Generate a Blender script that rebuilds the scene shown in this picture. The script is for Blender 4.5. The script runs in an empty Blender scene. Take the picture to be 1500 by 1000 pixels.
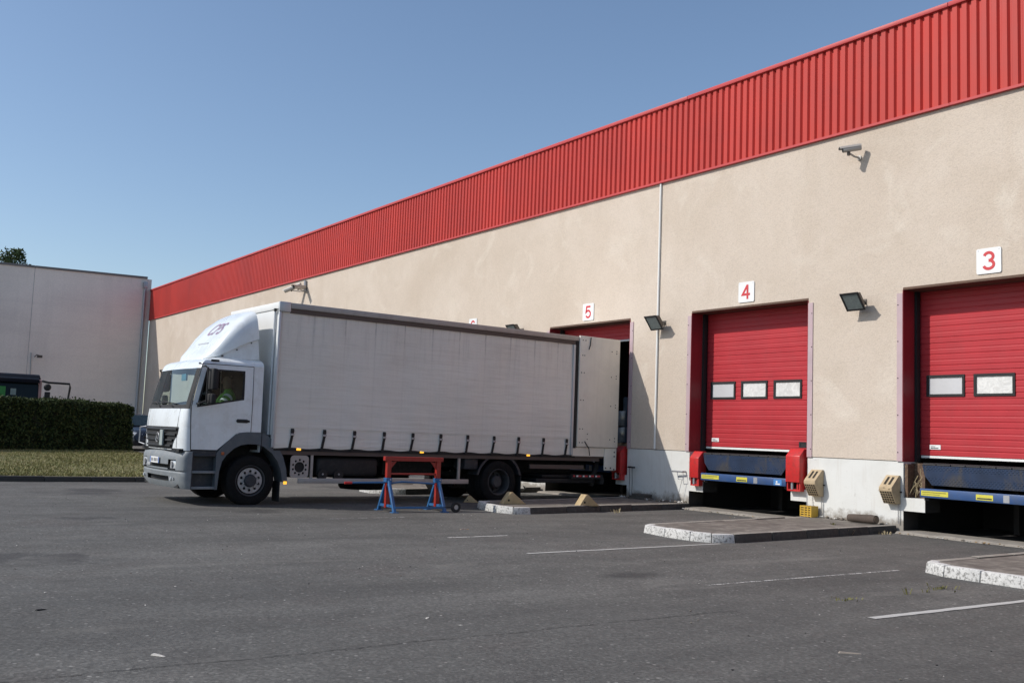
import bpy, bmesh, math, random
import numpy as np
from mathutils import Vector, Matrix

random.seed(11)
rng = np.random.default_rng(11)
sc = bpy.context.scene
COL = sc.collection
R = math.radians

# ------------------------------------------------------------------ camera, sky, sun, exposure
cam_d = bpy.data.cameras.new('camera')
cam_d.lens = 35.0
cam_d.sensor_width = 36.0
cam_d.clip_start = 0.1
cam_d.clip_end = 3000
cam = bpy.data.objects.new('camera', cam_d)
COL.objects.link(cam)
CAM_H = 1.43
yaw, pit, rol = R(-55.30), R(5.435), R(2.185)
fw = Vector((math.sin(yaw) * math.cos(pit), math.cos(yaw) * math.cos(pit), math.sin(pit)))
rt = fw.cross(Vector((0, 0, 1))).normalized()
up = rt.cross(fw)
rt2 = math.cos(rol) * rt + math.sin(rol) * up
up2 = -math.sin(rol) * rt + math.cos(rol) * up
mw = Matrix((rt2, up2, -fw)).transposed().to_4x4()
mw.translation = Vector((0, 0, CAM_H))
cam.matrix_world = mw
sc.camera = cam

LIGHT = Vector((0.44, 1.0, -0.90)).normalized()      # direction the sunlight travels
SUN_EL = math.asin(-LIGHT.z)
SUN_AZ = math.atan2(-LIGHT.x, -LIGHT.y)              # clockwise from +Y
world = bpy.data.worlds.new('World')
sc.world = world
world.use_nodes = True
wn = world.node_tree
sky = wn.nodes.new('ShaderNodeTexSky')
sky.sky_type = 'NISHITA'
sky.sun_disc = False
sky.sun_elevation = SUN_EL
sky.sun_rotation = SUN_AZ
sky.altitude = 50
sky.air_density = 1.0
sky.dust_density = 1.0
sky.ozone_density = 2.2
wn.links.new(sky.outputs[0], wn.nodes['Background'].inputs[0])
wn.nodes['Background'].inputs[1].default_value = 0.128
sun_d = bpy.data.lights.new('sun', 'SUN')
sun_d.energy = 3.35
sun_d.angle = R(0.5)
sun_d.color = (1.0, 0.955, 0.89)
sun = bpy.data.objects.new('sun', sun_d)
COL.objects.link(sun)
sun.rotation_euler = LIGHT.to_track_quat('-Z', 'Y').to_euler()
sc.view_settings.view_transform = 'Standard'
sc.view_settings.look = 'None'
sc.view_settings.gamma = 1.0
sc.view_settings.use_curve_mapping = False
sc.view_settings.exposure = 0.15

# ------------------------------------------------------------------ helpers: objects
def link(o, parent=None):
    COL.objects.link(o)
    if parent is not None:
        o.parent = parent
    return o

def tag(o, label=None, cat=None, group=None, kind=None):
    if label: o['label'] = label
    if cat: o['category'] = cat
    if group: o['group'] = group
    if kind: o['kind'] = kind
    return o

def empty(name, loc=(0, 0, 0), rz=0, parent=None):
    o = bpy.data.objects.new(name, None)
    o.location = loc
    o.rotation_euler = (0, 0, rz)
    o.empty_display_size = 0.2
    return link(o, parent)

def obj(name, me, parent=None, loc=None, rot=None):
    o = bpy.data.objects.new(name, me)
    if loc is not None: o.location = loc
    if rot is not None: o.rotation_euler = rot
    return link(o, parent)

def copy_tree(o, parent=None):
    c = o.copy()
    COL.objects.link(c)
    c.parent = parent
    for ch in list(o.children):
        copy_tree(ch, c)
    return c

class MB:
    """collects geometry for ONE mesh"""
    def __init__(s):
        s.v, s.f, s.m = [], [], []
        s.cur = 0
    def add(s, vs, fs):
        b = len(s.v)
        s.v += [tuple(p) for p in vs]
        for f in fs:
            s.f.append(tuple(b + i for i in f))
            s.m.append(s.cur)
        return s
    def box(s, a, b):
        x0, x1 = sorted((a[0], b[0])); y0, y1 = sorted((a[1], b[1])); z0, z1 = sorted((a[2], b[2]))
        return s.add([(x0,y0,z0),(x1,y0,z0),(x1,y1,z0),(x0,y1,z0),(x0,y0,z1),(x1,y0,z1),(x1,y1,z1),(x0,y1,z1)],
                     [(3,2,1,0),(4,5,6,7),(0,1,5,4),(1,2,6,5),(2,3,7,6),(3,0,4,7)])
    def hexa(s, p):       # 8 points: bottom loop ccw, top loop ccw
        return s.add(p, [(3,2,1,0),(4,5,6,7),(0,1,5,4),(1,2,6,5),(2,3,7,6),(3,0,4,7)])
    def quad(s, *p):
        return s.add(p, [tuple(range(len(p)))])
    def cyl(s, p0, p1, r, n=12, r2=None, caps=True):
        p0, p1 = Vector(p0), Vector(p1)
        d = (p1 - p0).normalized()
        a = d.orthogonal().normalized(); b = d.cross(a)
        r2 = r if r2 is None else r2
        vs = []
        for P, rr in ((p0, r), (p1, r2)):
            for i in range(n):
                t = 2 * math.pi * i / n
                vs.append(P + a * math.cos(t) * rr + b * math.sin(t) * rr)
        fs = [(i, (i + 1) % n, n + (i + 1) % n, n + i) for i in range(n)]
        if caps:
            fs += [tuple(range(n - 1, -1, -1)), tuple(range(n, 2 * n))]
        return s.add(vs, fs)
    def tube(s, pts, r, n=8):
        pts = [Vector(p) for p in pts]
        prev = None; rings = []
        for i, p in enumerate(pts):
            d = (pts[min(i + 1, len(pts) - 1)] - pts[max(i - 1, 0)]).normalized()
            if prev is None: a = d.orthogonal().normalized()
            else: a = (prev - d * prev.dot(d)).normalized()
            prev = a; b = d.cross(a)
            rr = r[i] if isinstance(r, (list, tuple)) else r
            rings.append([p + a * math.cos(2*math.pi*k/n) * rr + b * math.sin(2*math.pi*k/n) * rr for k in range(n)])
        vs = [q for g in rings for q in g]
        fs = []
        for i in range(len(pts) - 1):
            for k in range(n):
                fs.append((i*n+k, i*n+(k+1) % n, (i+1)*n+(k+1) % n, (i+1)*n+k))
        fs += [tuple(range(n - 1, -1, -1)), tuple(range((len(pts)-1)*n, len(pts)*n))]
        return s.add(vs, fs)
    def lathe(s, prof, axis='x', n=32, org=(0,0,0), closed=False):
        """prof: (axial, radius)"""
        vs = []
        for a_, r in prof:
            for k in range(n):
                t = 2*math.pi*k/n; c, q = math.cos(t)*r, math.sin(t)*r
                p = {'x': (a_, c, q), 'y': (q, a_, c), 'z': (c, q, a_)}[axis]
                vs.append((p[0]+org[0], p[1]+org[1], p[2]+org[2]))
        m = len(prof); fs = []
        for i in range(m if closed else m - 1):
            j = (i + 1) % m
            for k in range(n):
                fs.append((i*n+k, j*n+k, j*n+(k+1) % n, i*n+(k+1) % n))
        return s.add(vs, fs)
    def prism(s, poly, axis, a, b):
        """extrude a 2d polygon along an axis; poly coords are the two other axes in xyz order"""
        def P(p, t):
            return {'x': (t, p[0], p[1]), 'y': (p[0], t, p[1]), 'z': (p[0], p[1], t)}[axis]
        n = len(poly)
        vs = [P(p, a) for p in poly] + [P(p, b) for p in poly]
        fs = [(i, (i+1) % n, n+(i+1) % n, n+i) for i in range(n)] + [tuple(range(n-1,-1,-1)), tuple(range(n, 2*n))]
        return s.add(vs, fs)
    def mesh(s, name, mats, bevel=0, seg=2, smooth=False, weld=False, ang=35):
        me = bpy.data.meshes.new(name)
        me.from_pydata(s.v, [], s.f)
        for m_ in (mats if isinstance(mats, (list, tuple)) else [mats]):
            me.materials.append(m_)
        me.polygons.foreach_set('material_index', s.m)
        bm = bmesh.new(); bm.from_mesh(me)
        if weld: bmesh.ops.remove_doubles(bm, verts=bm.verts, dist=0.0005)
        bmesh.ops.recalc_face_normals(bm, faces=bm.faces)
        if bevel:
            es = [e for e in bm.edges if len(e.link_faces) == 2 and e.calc_face_angle(0) > R(30)]
            bmesh.ops.bevel(bm, geom=es, offset=bevel, segments=seg, affect='EDGES', clamp_overlap=True, profile=0.5)
        if smooth or bevel:
            for f in bm.faces: f.smooth = True
            for e in bm.edges:
                if len(e.link_faces) == 2 and e.calc_face_angle(0) > R(ang): e.smooth = False
        bm.to_mesh(me); bm.free()
        return me
    def build(s, name, mats, parent=None, loc=None, rot=None, **k):
        return obj(name, s.mesh(name, mats, **k), parent, loc, rot)

def grid_wall(mb, xs, zs, hole, y0, y1):
    """upright wall from a grid of cells; hole(xc, zc) -> True leaves the cell open; reveals are built"""
    def inside(i, j):
        return 0 <= i < len(xs)-1 and 0 <= j < len(zs)-1 and not hole((xs[i]+xs[i+1])/2, (zs[j]+zs[j+1])/2)
    for i in range(len(xs)-1):
        for j in range(len(zs)-1):
            if not inside(i, j): continue
            x0, x1, z0, z1 = xs[i], xs[i+1], zs[j], zs[j+1]
            mb.quad((x0,y0,z0),(x1,y0,z0),(x1,y0,z1),(x0,y0,z1))
            mb.quad((x0,y1,z0),(x0,y1,z1),(x1,y1,z1),(x1,y1,z0))
            if not inside(i-1, j): mb.quad((x0,y0,z0),(x0,y0,z1),(x0,y1,z1),(x0,y1,z0))
            if not inside(i+1, j): mb.quad((x1,y0,z0),(x1,y1,z0),(x1,y1,z1),(x1,y0,z1))
            if not inside(i, j-1): mb.quad((x0,y0,z0),(x0,y1,z0),(x1,y1,z0),(x1,y0,z0))
            if not inside(i, j+1): mb.quad((x0,y0,z1),(x1,y0,z1),(x1,y1,z1),(x0,y1,z1))

def plate2d(outlines, thick, name, mat_, bevel=0.0):
    """flat plate in local XY with holes (first outline outer), thickness along z, centred"""
    cu = bpy.data.curves.new(name, 'CURVE')
    cu.dimensions = '2D'; cu.fill_mode = 'BOTH'; cu.extrude = thick / 2; cu.bevel_depth = bevel
    for o in outlines:
        sp = cu.splines.new('POLY'); sp.points.add(len(o) - 1); sp.use_cyclic_u = True
        for p, q in zip(sp.points, o): p.co = (q[0], q[1], 0, 1)
    t = bpy.data.objects.new(name, cu)
    me = bpy.data.meshes.new_from_object(t)
    me.materials.clear(); me.materials.append(mat_)
    bpy.data.objects.remove(t); bpy.data.curves.remove(cu)
    me.name = name
    return me

def text_mesh(txt, size, mat_, extrude=0.002, shear=0.0, bold=0.0):
    cu = bpy.data.curves.new('lettering', 'FONT')
    cu.body = txt; cu.size = size; cu.extrude = extrude; cu.shear = shear; cu.offset = bold
    cu.align_x = 'CENTER'; cu.align_y = 'CENTER'
    t = bpy.data.objects.new('lettering', cu)
    me = bpy.data.meshes.new_from_object(t)
    me.materials.clear(); me.materials.append(mat_)
    bpy.data.objects.remove(t); bpy.data.curves.remove(cu)
    return me

def circle(cx, cy, r, n=16, a0=0):
    return [(cx + r*math.cos(a0+2*math.pi*i/n), cy + r*math.sin(a0+2*math.pi*i/n)) for i in range(n)]
def rrect(x0, y0, x1, y1, r, n=4):
    o = []
    for cx, cy, a in ((x1-r,y1-r,0),(x0+r,y1-r,90),(x0+r,y0+r,180),(x1-r,y0+r,270)):
        for i in range(n+1):
            t = R(a + 90*i/n); o.append((cx+r*math.cos(t), cy+r*math.sin(t)))
    return o
XZ = (R(90), 0, 0)        # local XY plate -> upright in world XZ, facing -Y

# ------------------------------------------------------------------ helpers: materials
MATS = {}
def nodes(name):
    m = bpy.data.materials.new(name); m.use_nodes = True
    nt = m.node_tree
    return m, nt, nt.nodes['Principled BSDF']
def N(nt, typ, **k):
    n = nt.nodes.new(typ)
    for a, b in k.items():
        if a in n.inputs.keys(): n.inputs[a].default_value = b
        else: setattr(n, a, b)
    return n
def noise(nt, vec, scale, detail=4, rough=.55, dist=0):
    n = N(nt, 'ShaderNodeTexNoise')
    n.inputs['Scale'].default_value = scale; n.inputs['Detail'].default_value = detail
    n.inputs['Roughness'].default_value = rough; n.inputs['Distortion'].default_value = dist
    if vec is not None: nt.links.new(vec, n.inputs['Vector'])
    return n.outputs[0]
def ramp(nt, fac, stops):
    r = N(nt, 'ShaderNodeValToRGB')
    e = r.color_ramp.elements
    while len(e) < len(stops): e.new(0.5)
    for el, (p, c) in zip(e, stops):
        el.position = p
        el.color = (c, c, c, 1) if not isinstance(c, (tuple, list)) else (*c[:3], 1)
    nt.links.new(fac, r.inputs[0])
    return r.outputs[0]
def mix(nt, fac, a, b, mode='MIX'):
    n = N(nt, 'ShaderNodeMix'); n.data_type = 'RGBA'; n.blend_type = mode
    def s(i, v):
        if isinstance(v, bpy.types.NodeSocket): nt.links.new(v, n.inputs[i])
        elif isinstance(v, (int, float)): n.inputs[i].default_value = v if i == 0 else (v, v, v, 1)
        else: n.inputs[i].default_value = (*v[:3], 1)
    s(0, fac); s(6, a); s(7, b)
    return n.outputs[2]
def mth(nt, op, a, b=0.0, clamp=False):
    n = N(nt, 'ShaderNodeMath'); n.operation = op; n.use_clamp = clamp
    for i, v in ((0, a), (1, b)):
        if isinstance(v, bpy.types.NodeSocket): nt.links.new(v, n.inputs[i])
        else: n.inputs[i].default_value = v
    return n.outputs[0]
def coords(nt, kind='Object', scale=(1,1,1)):
    if kind == 'Position':
        v = N(nt, 'ShaderNodeNewGeometry').outputs['Position']
    else:
        v = N(nt, 'ShaderNodeTexCoord').outputs[kind]
    if scale != (1,1,1):
        m = N(nt, 'ShaderNodeMapping'); m.inputs['Scale'].default_value = scale
        nt.links.new(v, m.inputs['Vector']); v = m.outputs[0]
    return v
def bump(nt, bs, h, strength=.3, dist=.01):
    b = N(nt, 'ShaderNodeBump'); b.inputs['Strength'].default_value = strength; b.inputs['Distance'].default_value = dist
    nt.links.new(h, b.inputs['Height']); nt.links.new(b.outputs[0], bs.inputs['Normal'])

def M(name, col, rough=.55, metal=0, var=.25, vs=2.5, bmp=0, bs_=60, dirt=None, dirt_amt=.5, streak=0, spec=.5, coat=0, pos=False, dth=(.48, .72)):
    """painted / moulded surface with uneven tone, dirt patches and fine relief"""
    m, nt, b = nodes(name)
    v = coords(nt, 'Position' if pos else 'Object')
    n1 = noise(nt, v, vs, 5, .6)
    c = mix(nt, ramp(nt, n1, [(.3, 0), (.7, 1)]), tuple(x*(1-var) for x in col), col)
    if dirt:
        n2 = noise(nt, v, vs*2.7, 6, .65, .4)
        c = mix(nt, mth(nt, 'MULTIPLY', ramp(nt, n2, [(dth[0], 0), (dth[1], 1)]), dirt_amt), c, dirt)
    if streak:
        v2 = coords(nt, 'Position' if pos else 'Object', (9, 9, .35))
        n3 = noise(nt, v2, 1.4, 5, .6)
        c = mix(nt, mth(nt, 'MULTIPLY', ramp(nt, n3, [(.5, 0), (.75, 1)]), streak), c, dirt or tuple(x*.4 for x in col))
    nt.links.new(c, b.inputs['Base Color'])
    nt.links.new(ramp(nt, n1, [(.2, max(rough-.1, .02)), (.8, min(rough+.12, 1))]), b.inputs['Roughness'])
    b.inputs['Metallic'].default_value = metal
    b.inputs['Specular IOR Level'].default_value = spec
    b.inputs['Coat Weight'].default_value = coat
    if bmp:
        bump(nt, b, noise(nt, v, bs_, 4, .6), bmp, .004)
    MATS[name] = m
    return m
# ------------------------------------------------------------------ materials
def asphalt_mat():
    m, nt, b = nodes('asphalt')
    p = coords(nt, 'Position')
    big = noise(nt, p, .16, 5, .6, .6)
    ps = coords(nt, 'Position', (1, .16, 1))
    band = noise(nt, ps, .8, 6, .65, .3)
    mid = noise(nt, p, 1.7, 6, .65)
    fine = noise(nt, p, 58, 4, .8)
    grit = noise(nt, p, 130, 3, .75)
    c = mix(nt, ramp(nt, big, [(.32, 0), (.68, 1)]), (.088, .085, .077), (.126, .122, .109))
    c = mix(nt, ramp(nt, band, [(.38, 0), (.64, 1)]), mix(nt, .35, c, (.062, .060, .059)), mix(nt, .6, c, (.150, .145, .134)))
    c = mix(nt, mth(nt, 'MULTIPLY', ramp(nt, mid, [(.45, 0), (.75, 1)]), .45), c, (.062, .058, .056))
    c = mix(nt, mth(nt, 'MULTIPLY', ramp(nt, noise(nt, p, .42, 6, .7, 1.0), [(.56, 0), (.70, 1)]), .35), c, (.105, .088, .080))
    ag = N(nt, 'ShaderNodeTexVoronoi'); ag.inputs['Scale'].default_value = 52; nt.links.new(p, ag.inputs['Vector'])
    agv = N(nt, 'ShaderNodeSeparateColor'); nt.links.new(ag.outputs['Color'], agv.inputs[0])
    c = mix(nt, 1.0, c, ramp(nt, agv.outputs[0], [(.0, .72), (.45, .97), (.80, 1.10), (1.0, 1.45)]), 'MULTIPLY')
    c = mix(nt, 1.0, c, ramp(nt, noise(nt, p, 22, 3, .7), [(.30, .82), (.50, 1.0), (.70, 1.18)]), 'MULTIPLY')
    ag2 = N(nt, 'ShaderNodeTexVoronoi'); ag2.inputs['Scale'].default_value = 26; nt.links.new(p, ag2.inputs['Vector'])
    ag2v = N(nt, 'ShaderNodeSeparateColor'); nt.links.new(ag2.outputs['Color'], ag2v.inputs[0])
    st2 = mth(nt, 'MULTIPLY', ramp(nt, ag2v.outputs[1], [(.955, 0), (.965, 1)]), ramp(nt, ag2.outputs['Distance'], [(.25, 1), (.4, 0)]))
    c = mix(nt, mth(nt, 'MULTIPLY', st2, .75), c, (.34, .325, .30))
    # worn pale scuffs and darker resurfaced patches
    c = mix(nt, mth(nt, 'MULTIPLY', ramp(nt, noise(nt, coords(nt, 'Position', (1.6, .5, 1)), .9, 7, .72, .6), [(.57, 0), (.70, 1)]), .45), c, (.20, .19, .17))
    c = mix(nt, mth(nt, 'MULTIPLY', ramp(nt, noise(nt, coords(nt, 'Position', (.8, .35, 1)), .35, 4, .5, .2), [(.50, 0), (.56, 1)]), .22), c, (.05, .049, .047))
    # one big dried oil stain near the bay lines
    sx_ = N(nt, 'ShaderNodeVectorMath'); sx_.operation = 'DISTANCE'; nt.links.new(coords(nt, 'Position', (1.3, .8, 1)), sx_.inputs[0]); sx_.inputs[1].default_value = (-8.14*1.3, 7.31*.8, 0)
    st_ = mth(nt, 'ADD', sx_.outputs['Value'], mth(nt, 'MULTIPLY', noise(nt, p, 5, 5, .7), .35))
    c = mix(nt, ramp(nt, st_, [(.32, .62), (.56, 0)]), c, (.030, .029, .029))
    # oil spots with a shape of their own
    vo = N(nt, 'ShaderNodeTexVoronoi'); vo.inputs['Scale'].default_value = .34; nt.links.new(p, vo.inputs['Vector'])
    oil = mth(nt, 'SUBTRACT', vo.outputs['Distance'], mth(nt, 'MULTIPLY', noise(nt, p, 2.2, 5, .7), .34))
    c = mix(nt, ramp(nt, oil, [(-.0, .6), (.06, 0)]), c, (.035, .033, .033))
    nt.links.new(c, b.inputs['Base Color'])
    nt.links.new(ramp(nt, mid, [(.3, .78), (.7, .95)]), b.inputs['Roughness'])
    b.inputs['Specular IOR Level'].default_value = .35
    h = mth(nt, 'ADD', mth(nt, 'MULTIPLY', fine, .7), mth(nt, 'MULTIPLY', agv.outputs[0], .5))
    bump(nt, b, h, .55, .008)
    return m
ASPHALT = asphalt_mat()

def render_mat():
    m, nt, b = nodes('wall_render')
    p = coords(nt, 'Position')
    big = noise(nt, p, .33, 6, .62, .5)
    mid = noise(nt, p, 1.6, 6, .65, .3)
    pv = coords(nt, 'Position', (1.0, 1.0, .13))
    strk = noise(nt, pv, 1.1, 6, .65)
    grain = noise(nt, p, 38, 3, .7)
    c = mix(nt, ramp(nt, big, [(.33, 0), (.66, 1)]), (.545, .458, .373), (.615, .53, .446))
    c = mix(nt, mth(nt, 'MULTIPLY', ramp(nt, mid, [(.46, 0), (.70, 1)]), .32), c, (.50, .42, .335))
    c = mix(nt, mth(nt, 'MULTIPLY', ramp(nt, strk, [(.52, 0), (.72, 1)]), .30), c, (.47, .385, .30))
    c = mix(nt, mth(nt, 'MULTIPLY', ramp(nt, noise(nt, p, .75, 5, .6, 1.2), [(.56, 0), (.74, 1)]), .5), c, (.70, .63, .54))
    c = mix(nt, 1.0, c, ramp(nt, grain, [(.28, .86), (.5, 1.0), (.75, 1.06)]), 'MULTIPLY')
    nt.links.new(c, b.inputs['Base Color'])
    b.inputs['Roughness'].default_value = .93
    b.inputs['Specular IOR Level'].default_value = .2
    bump(nt, b, mth(nt, 'ADD', grain, mth(nt, 'MULTIPLY', noise(nt, p, 95, 2, .6), .5)), .5, .012)
    return m
WALL = render_mat()

def plinth_mat():
    m, nt, b = nodes('white_masonry_paint')
    p = coords(nt, 'Position')
    sep = N(nt, 'ShaderNodeSeparateXYZ'); nt.links.new(p, sep.inputs[0])
    n1 = noise(nt, p, 1.3, 6, .65, .4); n2 = noise(nt, p, 5, 6, .7)
    c = mix(nt, ramp(nt, n1, [(.4, 0), (.7, 1)]), (.675, .675, .645), (.60, .595, .56))
    # splash dirt near the ground and rust-brown scuffs
    low = mth(nt, 'SUBTRACT', mth(nt, 'MULTIPLY', n2, .62), sep.outputs['Z'])
    c = mix(nt, ramp(nt, low, [(-.08, 0), (.16, .85)]), c, (.20, .17, .135))
    c = mix(nt, mth(nt, 'MULTIPLY', ramp(nt, noise(nt, coords(nt, 'Position', (6, 6, .5)), 1.2, 6, .7), [(.56, 0), (.75, 1)]), .35), c, (.42, .36, .29))
    c = mix(nt, mth(nt, 'MULTIPLY', ramp(nt, noise(nt, p, 9, 5, .7), [(.64, 0), (.70, 1)]), .5), c, (.45, .43, .40))
    nt.links.new(c, b.inputs['Base Color']); b.inputs['Roughness'].default_value = .8
    bump(nt, b, mth(nt, 'ADD', n2, noise(nt, p, 60, 3, .6)), .25, .01)
    return m
PLINTH = plinth_mat()

def neigh_mat():
    m, nt, b = nodes('painted_concrete')
    p = coords(nt, 'Position')
    big = noise(nt, p, .22, 5, .6, .4)
    strk = noise(nt, coords(nt, 'Position', (1, 1.4, .10)), 1.0, 6, .65)
    hor = noise(nt, coords(nt, 'Position', (.3, .3, 3.0)), 1.0, 5, .6)
    c = mix(nt, ramp(nt, big, [(.35, 0), (.65, 1)]), (.76, .69, .62), (.86, .78, .70))
    c = mix(nt, mth(nt, 'MULTIPLY', ramp(nt, strk, [(.5, 0), (.75, 1)]), .30), c, (.56, .50, .46))
    c = mix(nt, mth(nt, 'MULTIPLY', ramp(nt, hor, [(.5, 0), (.7, 1)]), .22), c, (.62, .55, .50))
    c = mix(nt, 1.0, c, ramp(nt, noise(nt, p, 12, 4, .7), [(.3, .93), (.7, 1.05)]), 'MULTIPLY')
    nt.links.new(c, b.inputs['Base Color']); b.inputs['Roughness'].default_value = .9
    return m
NEIGH = neigh_mat()

FASCIA = M('fascia_red', (.51, .046, .034), .55, spec=.3, var=.12, vs=.8, streak=.10, dirt=(.36, .05, .045), dirt_amt=.25, pos=True)
COPING = M('coping_red', (.52, .065, .065), .5, spec=.35, var=.12, vs=.7, pos=True)
DOOR_RED = M('door_red', (.46, .034, .043), .5, spec=.3, var=.16, vs=1.4, streak=.20, dirt=(.34, .045, .05), dirt_amt=.3, pos=True)
JAMB_RED = M('jamb_maroon', (.26, .022, .030), .5, var=.2, vs=2, pos=True)
JAMB_PINK = M('faded_pink_trim', (.50, .375, .39), .5, var=.15, vs=2.2, streak=.2, dirt=(.5, .33, .35), pos=True)
SOFFIT = M('soffit_brown', (.13, .075, .05), .8, var=.3)
BLACK = M('black_rubber', (.018, .018, .019), .75, var=.3, vs=6)
DARK = M('dark_steel', (.017, .017, .019), .65, metal=.1, var=.35, vs=5, dirt=(.045, .040, .036), dirt_amt=.5)
CHASSIS = M('chassis_grime', (.018, .017, .016), .85, var=.4, vs=4, dirt=(.05, .042, .036), dirt_amt=.5)
WHITE_SIGN = M('sign_white', (.80, .80, .79), .35, var=.05)
SIGN_RED = M('sign_red', (.58, .045, .05), .4, var=.05)
CONDUIT = M('conduit_white', (.80, .80, .77), .5, var=.08)
GALV = M('galvanised', (.42, .43, .45), .45, metal=.6, var=.2, vs=4)
BLUE = M('leveller_blue', (.045, .115, .26), .45, var=.3, vs=3, dirt=(.08, .075, .075), dirt_amt=.75, streak=.25)
BLUE_BAR = M('bar_blue', (.035, .085, .22), .45, var=.15, vs=3, dirt=(.06, .08, .12), dirt_amt=.5)
YELLOW = M('yellow_sticker', (.66, .60, .07), .5, var=.15, vs=9, dirt=(.35, .32, .1), dirt_amt=.4)
INK = M('print_dark', (.03, .03, .035), .6, var=.1)
BUMP_RED = M('bumper_red', (.60, .03, .03), .35, var=.15, vs=5, dirt=(.22, .05, .04), dirt_amt=.6, streak=.25)
TAN = M('chock_tan', (.50, .37, .20), .75, var=.25, vs=7, dirt=(.33, .24, .13), dirt_amt=.5, bmp=.2)
YCRATE = M('crate_yellow', (.62, .38, .04), .55, var=.2, vs=8, dirt=(.4, .28, .08), dirt_amt=.4)
BRICK = M('block_clay', (.52, .40, .25), .85, var=.25, vs=8, dirt=(.38, .29, .18), dirt_amt=.5, bmp=.25)
HOLE = M('hole_dark', (.035, .028, .02), .95, var=.2)
WOOD = M('old_log', (.10, .075, .06), .9, var=.4, vs=9, bmp=.4, bs_=30)
RUST = M('rusty_void', (.14, .085, .055), .9, var=.5, vs=9, dirt=(.28, .2, .13), dirt_amt=.6)
STRAW = M('straw', (.42, .34, .2), .9, var=.3)
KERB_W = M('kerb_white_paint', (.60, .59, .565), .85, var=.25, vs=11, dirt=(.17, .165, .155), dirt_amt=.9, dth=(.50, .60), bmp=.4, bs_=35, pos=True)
KERB_D = M('kerb_bare_shaded', (.075, .068, .060), .9, var=.4, vs=5, dirt=(.12, .11, .095), dirt_amt=.6, bmp=.4, bs_=35, pos=True)  # bare stone with the shade of the kerb sides put into its colour
KERB_TOP = M('kerb_worn_lit_top', (.33, .30, .26), .9, var=.3, vs=6, dirt=(.20, .18, .155), dirt_amt=.6, bmp=.4, bs_=35, pos=True)  # worn top, its tone raised to stand in for light from above
KERB_WTOP = M('kerb_white_lit_top', (.66, .65, .62), .85, var=.2, vs=9, dirt=(.36, .34, .31), dirt_amt=.8, bmp=.4, bs_=35, pos=True)  # painted top, made whiter than the sides to look lit
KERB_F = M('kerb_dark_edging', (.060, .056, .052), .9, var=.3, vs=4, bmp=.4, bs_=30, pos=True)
CONC = M('concrete_strip', (.31, .28, .24), .9, var=.3, vs=3, dirt=(.17, .145, .12), dirt_amt=.7, bmp=.4, bs_=40, pos=True)
ISLE = M('island_tarmac', (.155, .135, .115), .92, var=.35, vs=1.8, dirt=(.30, .27, .23), dirt_amt=.75, bmp=.45, bs_=70, pos=True)
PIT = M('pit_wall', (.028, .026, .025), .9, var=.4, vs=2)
LAMP_BODY = M('lamp_body', (.10, .085, .072), .55, metal=.2, var=.2)
LAMP_GLASS = M('lamp_glass', (.20, .235, .23), .12, var=.25, vs=20)
CAM_BODY = M('camera_housing', (.47, .44, .40), .4, var=.08)
RUBBLE = M('rubble', (.24, .205, .165), .95, var=.5, vs=12)
PALE = M('pale_chip', (.60, .57, .52), .9, var=.3, vs=20)
LEAF_DRY = M('dry_leaf', (.38, .24, .10), .8, var=.5, vs=25)
WEED = M('weed_green', (.16, .15, .05), .8, var=.4, vs=14)
SHEETING = M('stretch_film', (.10, .14, .19), .2, var=.4, vs=7)
CARTON = M('carton', (.30, .22, .15), .8, var=.2)

def pane_mat(name, tone, crink):
    m, nt, b = nodes(name)
    v = coords(nt, 'Object')
    n = noise(nt, v, 7 if crink else 2, 6, .7, 1.5 if crink else .3)
    c = mix(nt, ramp(nt, n, [(.42, 0), (.6, 1)]), tuple(t*(.80 if crink else .93) for t in tone), tone)
    nt.links.new(c, b.inputs['Base Color']); b.inputs['Roughness'].default_value = .22
    bump(nt, b, n, .25 if crink else .05, .02)
    return m
PANE_PLAIN = pane_mat('acrylic_pane', (.56, .56, .57), False)
PANE_CRINK = pane_mat('filmed_pane', (.76, .75, .72), True)

# ------------------------------------------------------------------ ground
def zg(x):                       # the yard rises gently beyond the lawn kerb
    if x > -25: return 0.0
    if x > -38: return .30 * (-25 - x) / 13
    return .30
mb = MB()
xs_ = [400, 30, 6, -5, -12, -18, -25, -29, -33, -38, -50, -62, -120, -900]
ys_ = [-600, -60, -20, 0, 8, 16.0, 24, 60, 700]
for x in xs_:
    for y in ys_: mb.v.append((x, y, zg(x)))
for i in range(len(xs_)-1):
    for j in range(len(ys_)-1):
        k = len(ys_); mb.f.append((i*k+j, (i+1)*k+j, (i+1)*k+j+1, i*k+j+1)); mb.m.append(0)
tag(mb.build('ground', ASPHALT), 'weathered grey tarmac yard in front of the docks', kind='structure')

D = 15.831                       # face of the rendered wall
Z_DADO, Z_LINT, Z_FB, Z_FT = 1.248, 4.327, 7.466, 9.33
DOORS = {6: (-26.35, -23.15), 5: (-21.10, -17.895), 4: (-15.85, -12.66), 3: (-10.58, -7.38), 2: (-5.33, -2.13)}
X_L, X_R = -60.9, 9.0
DOOR_Y = D + .475

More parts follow.
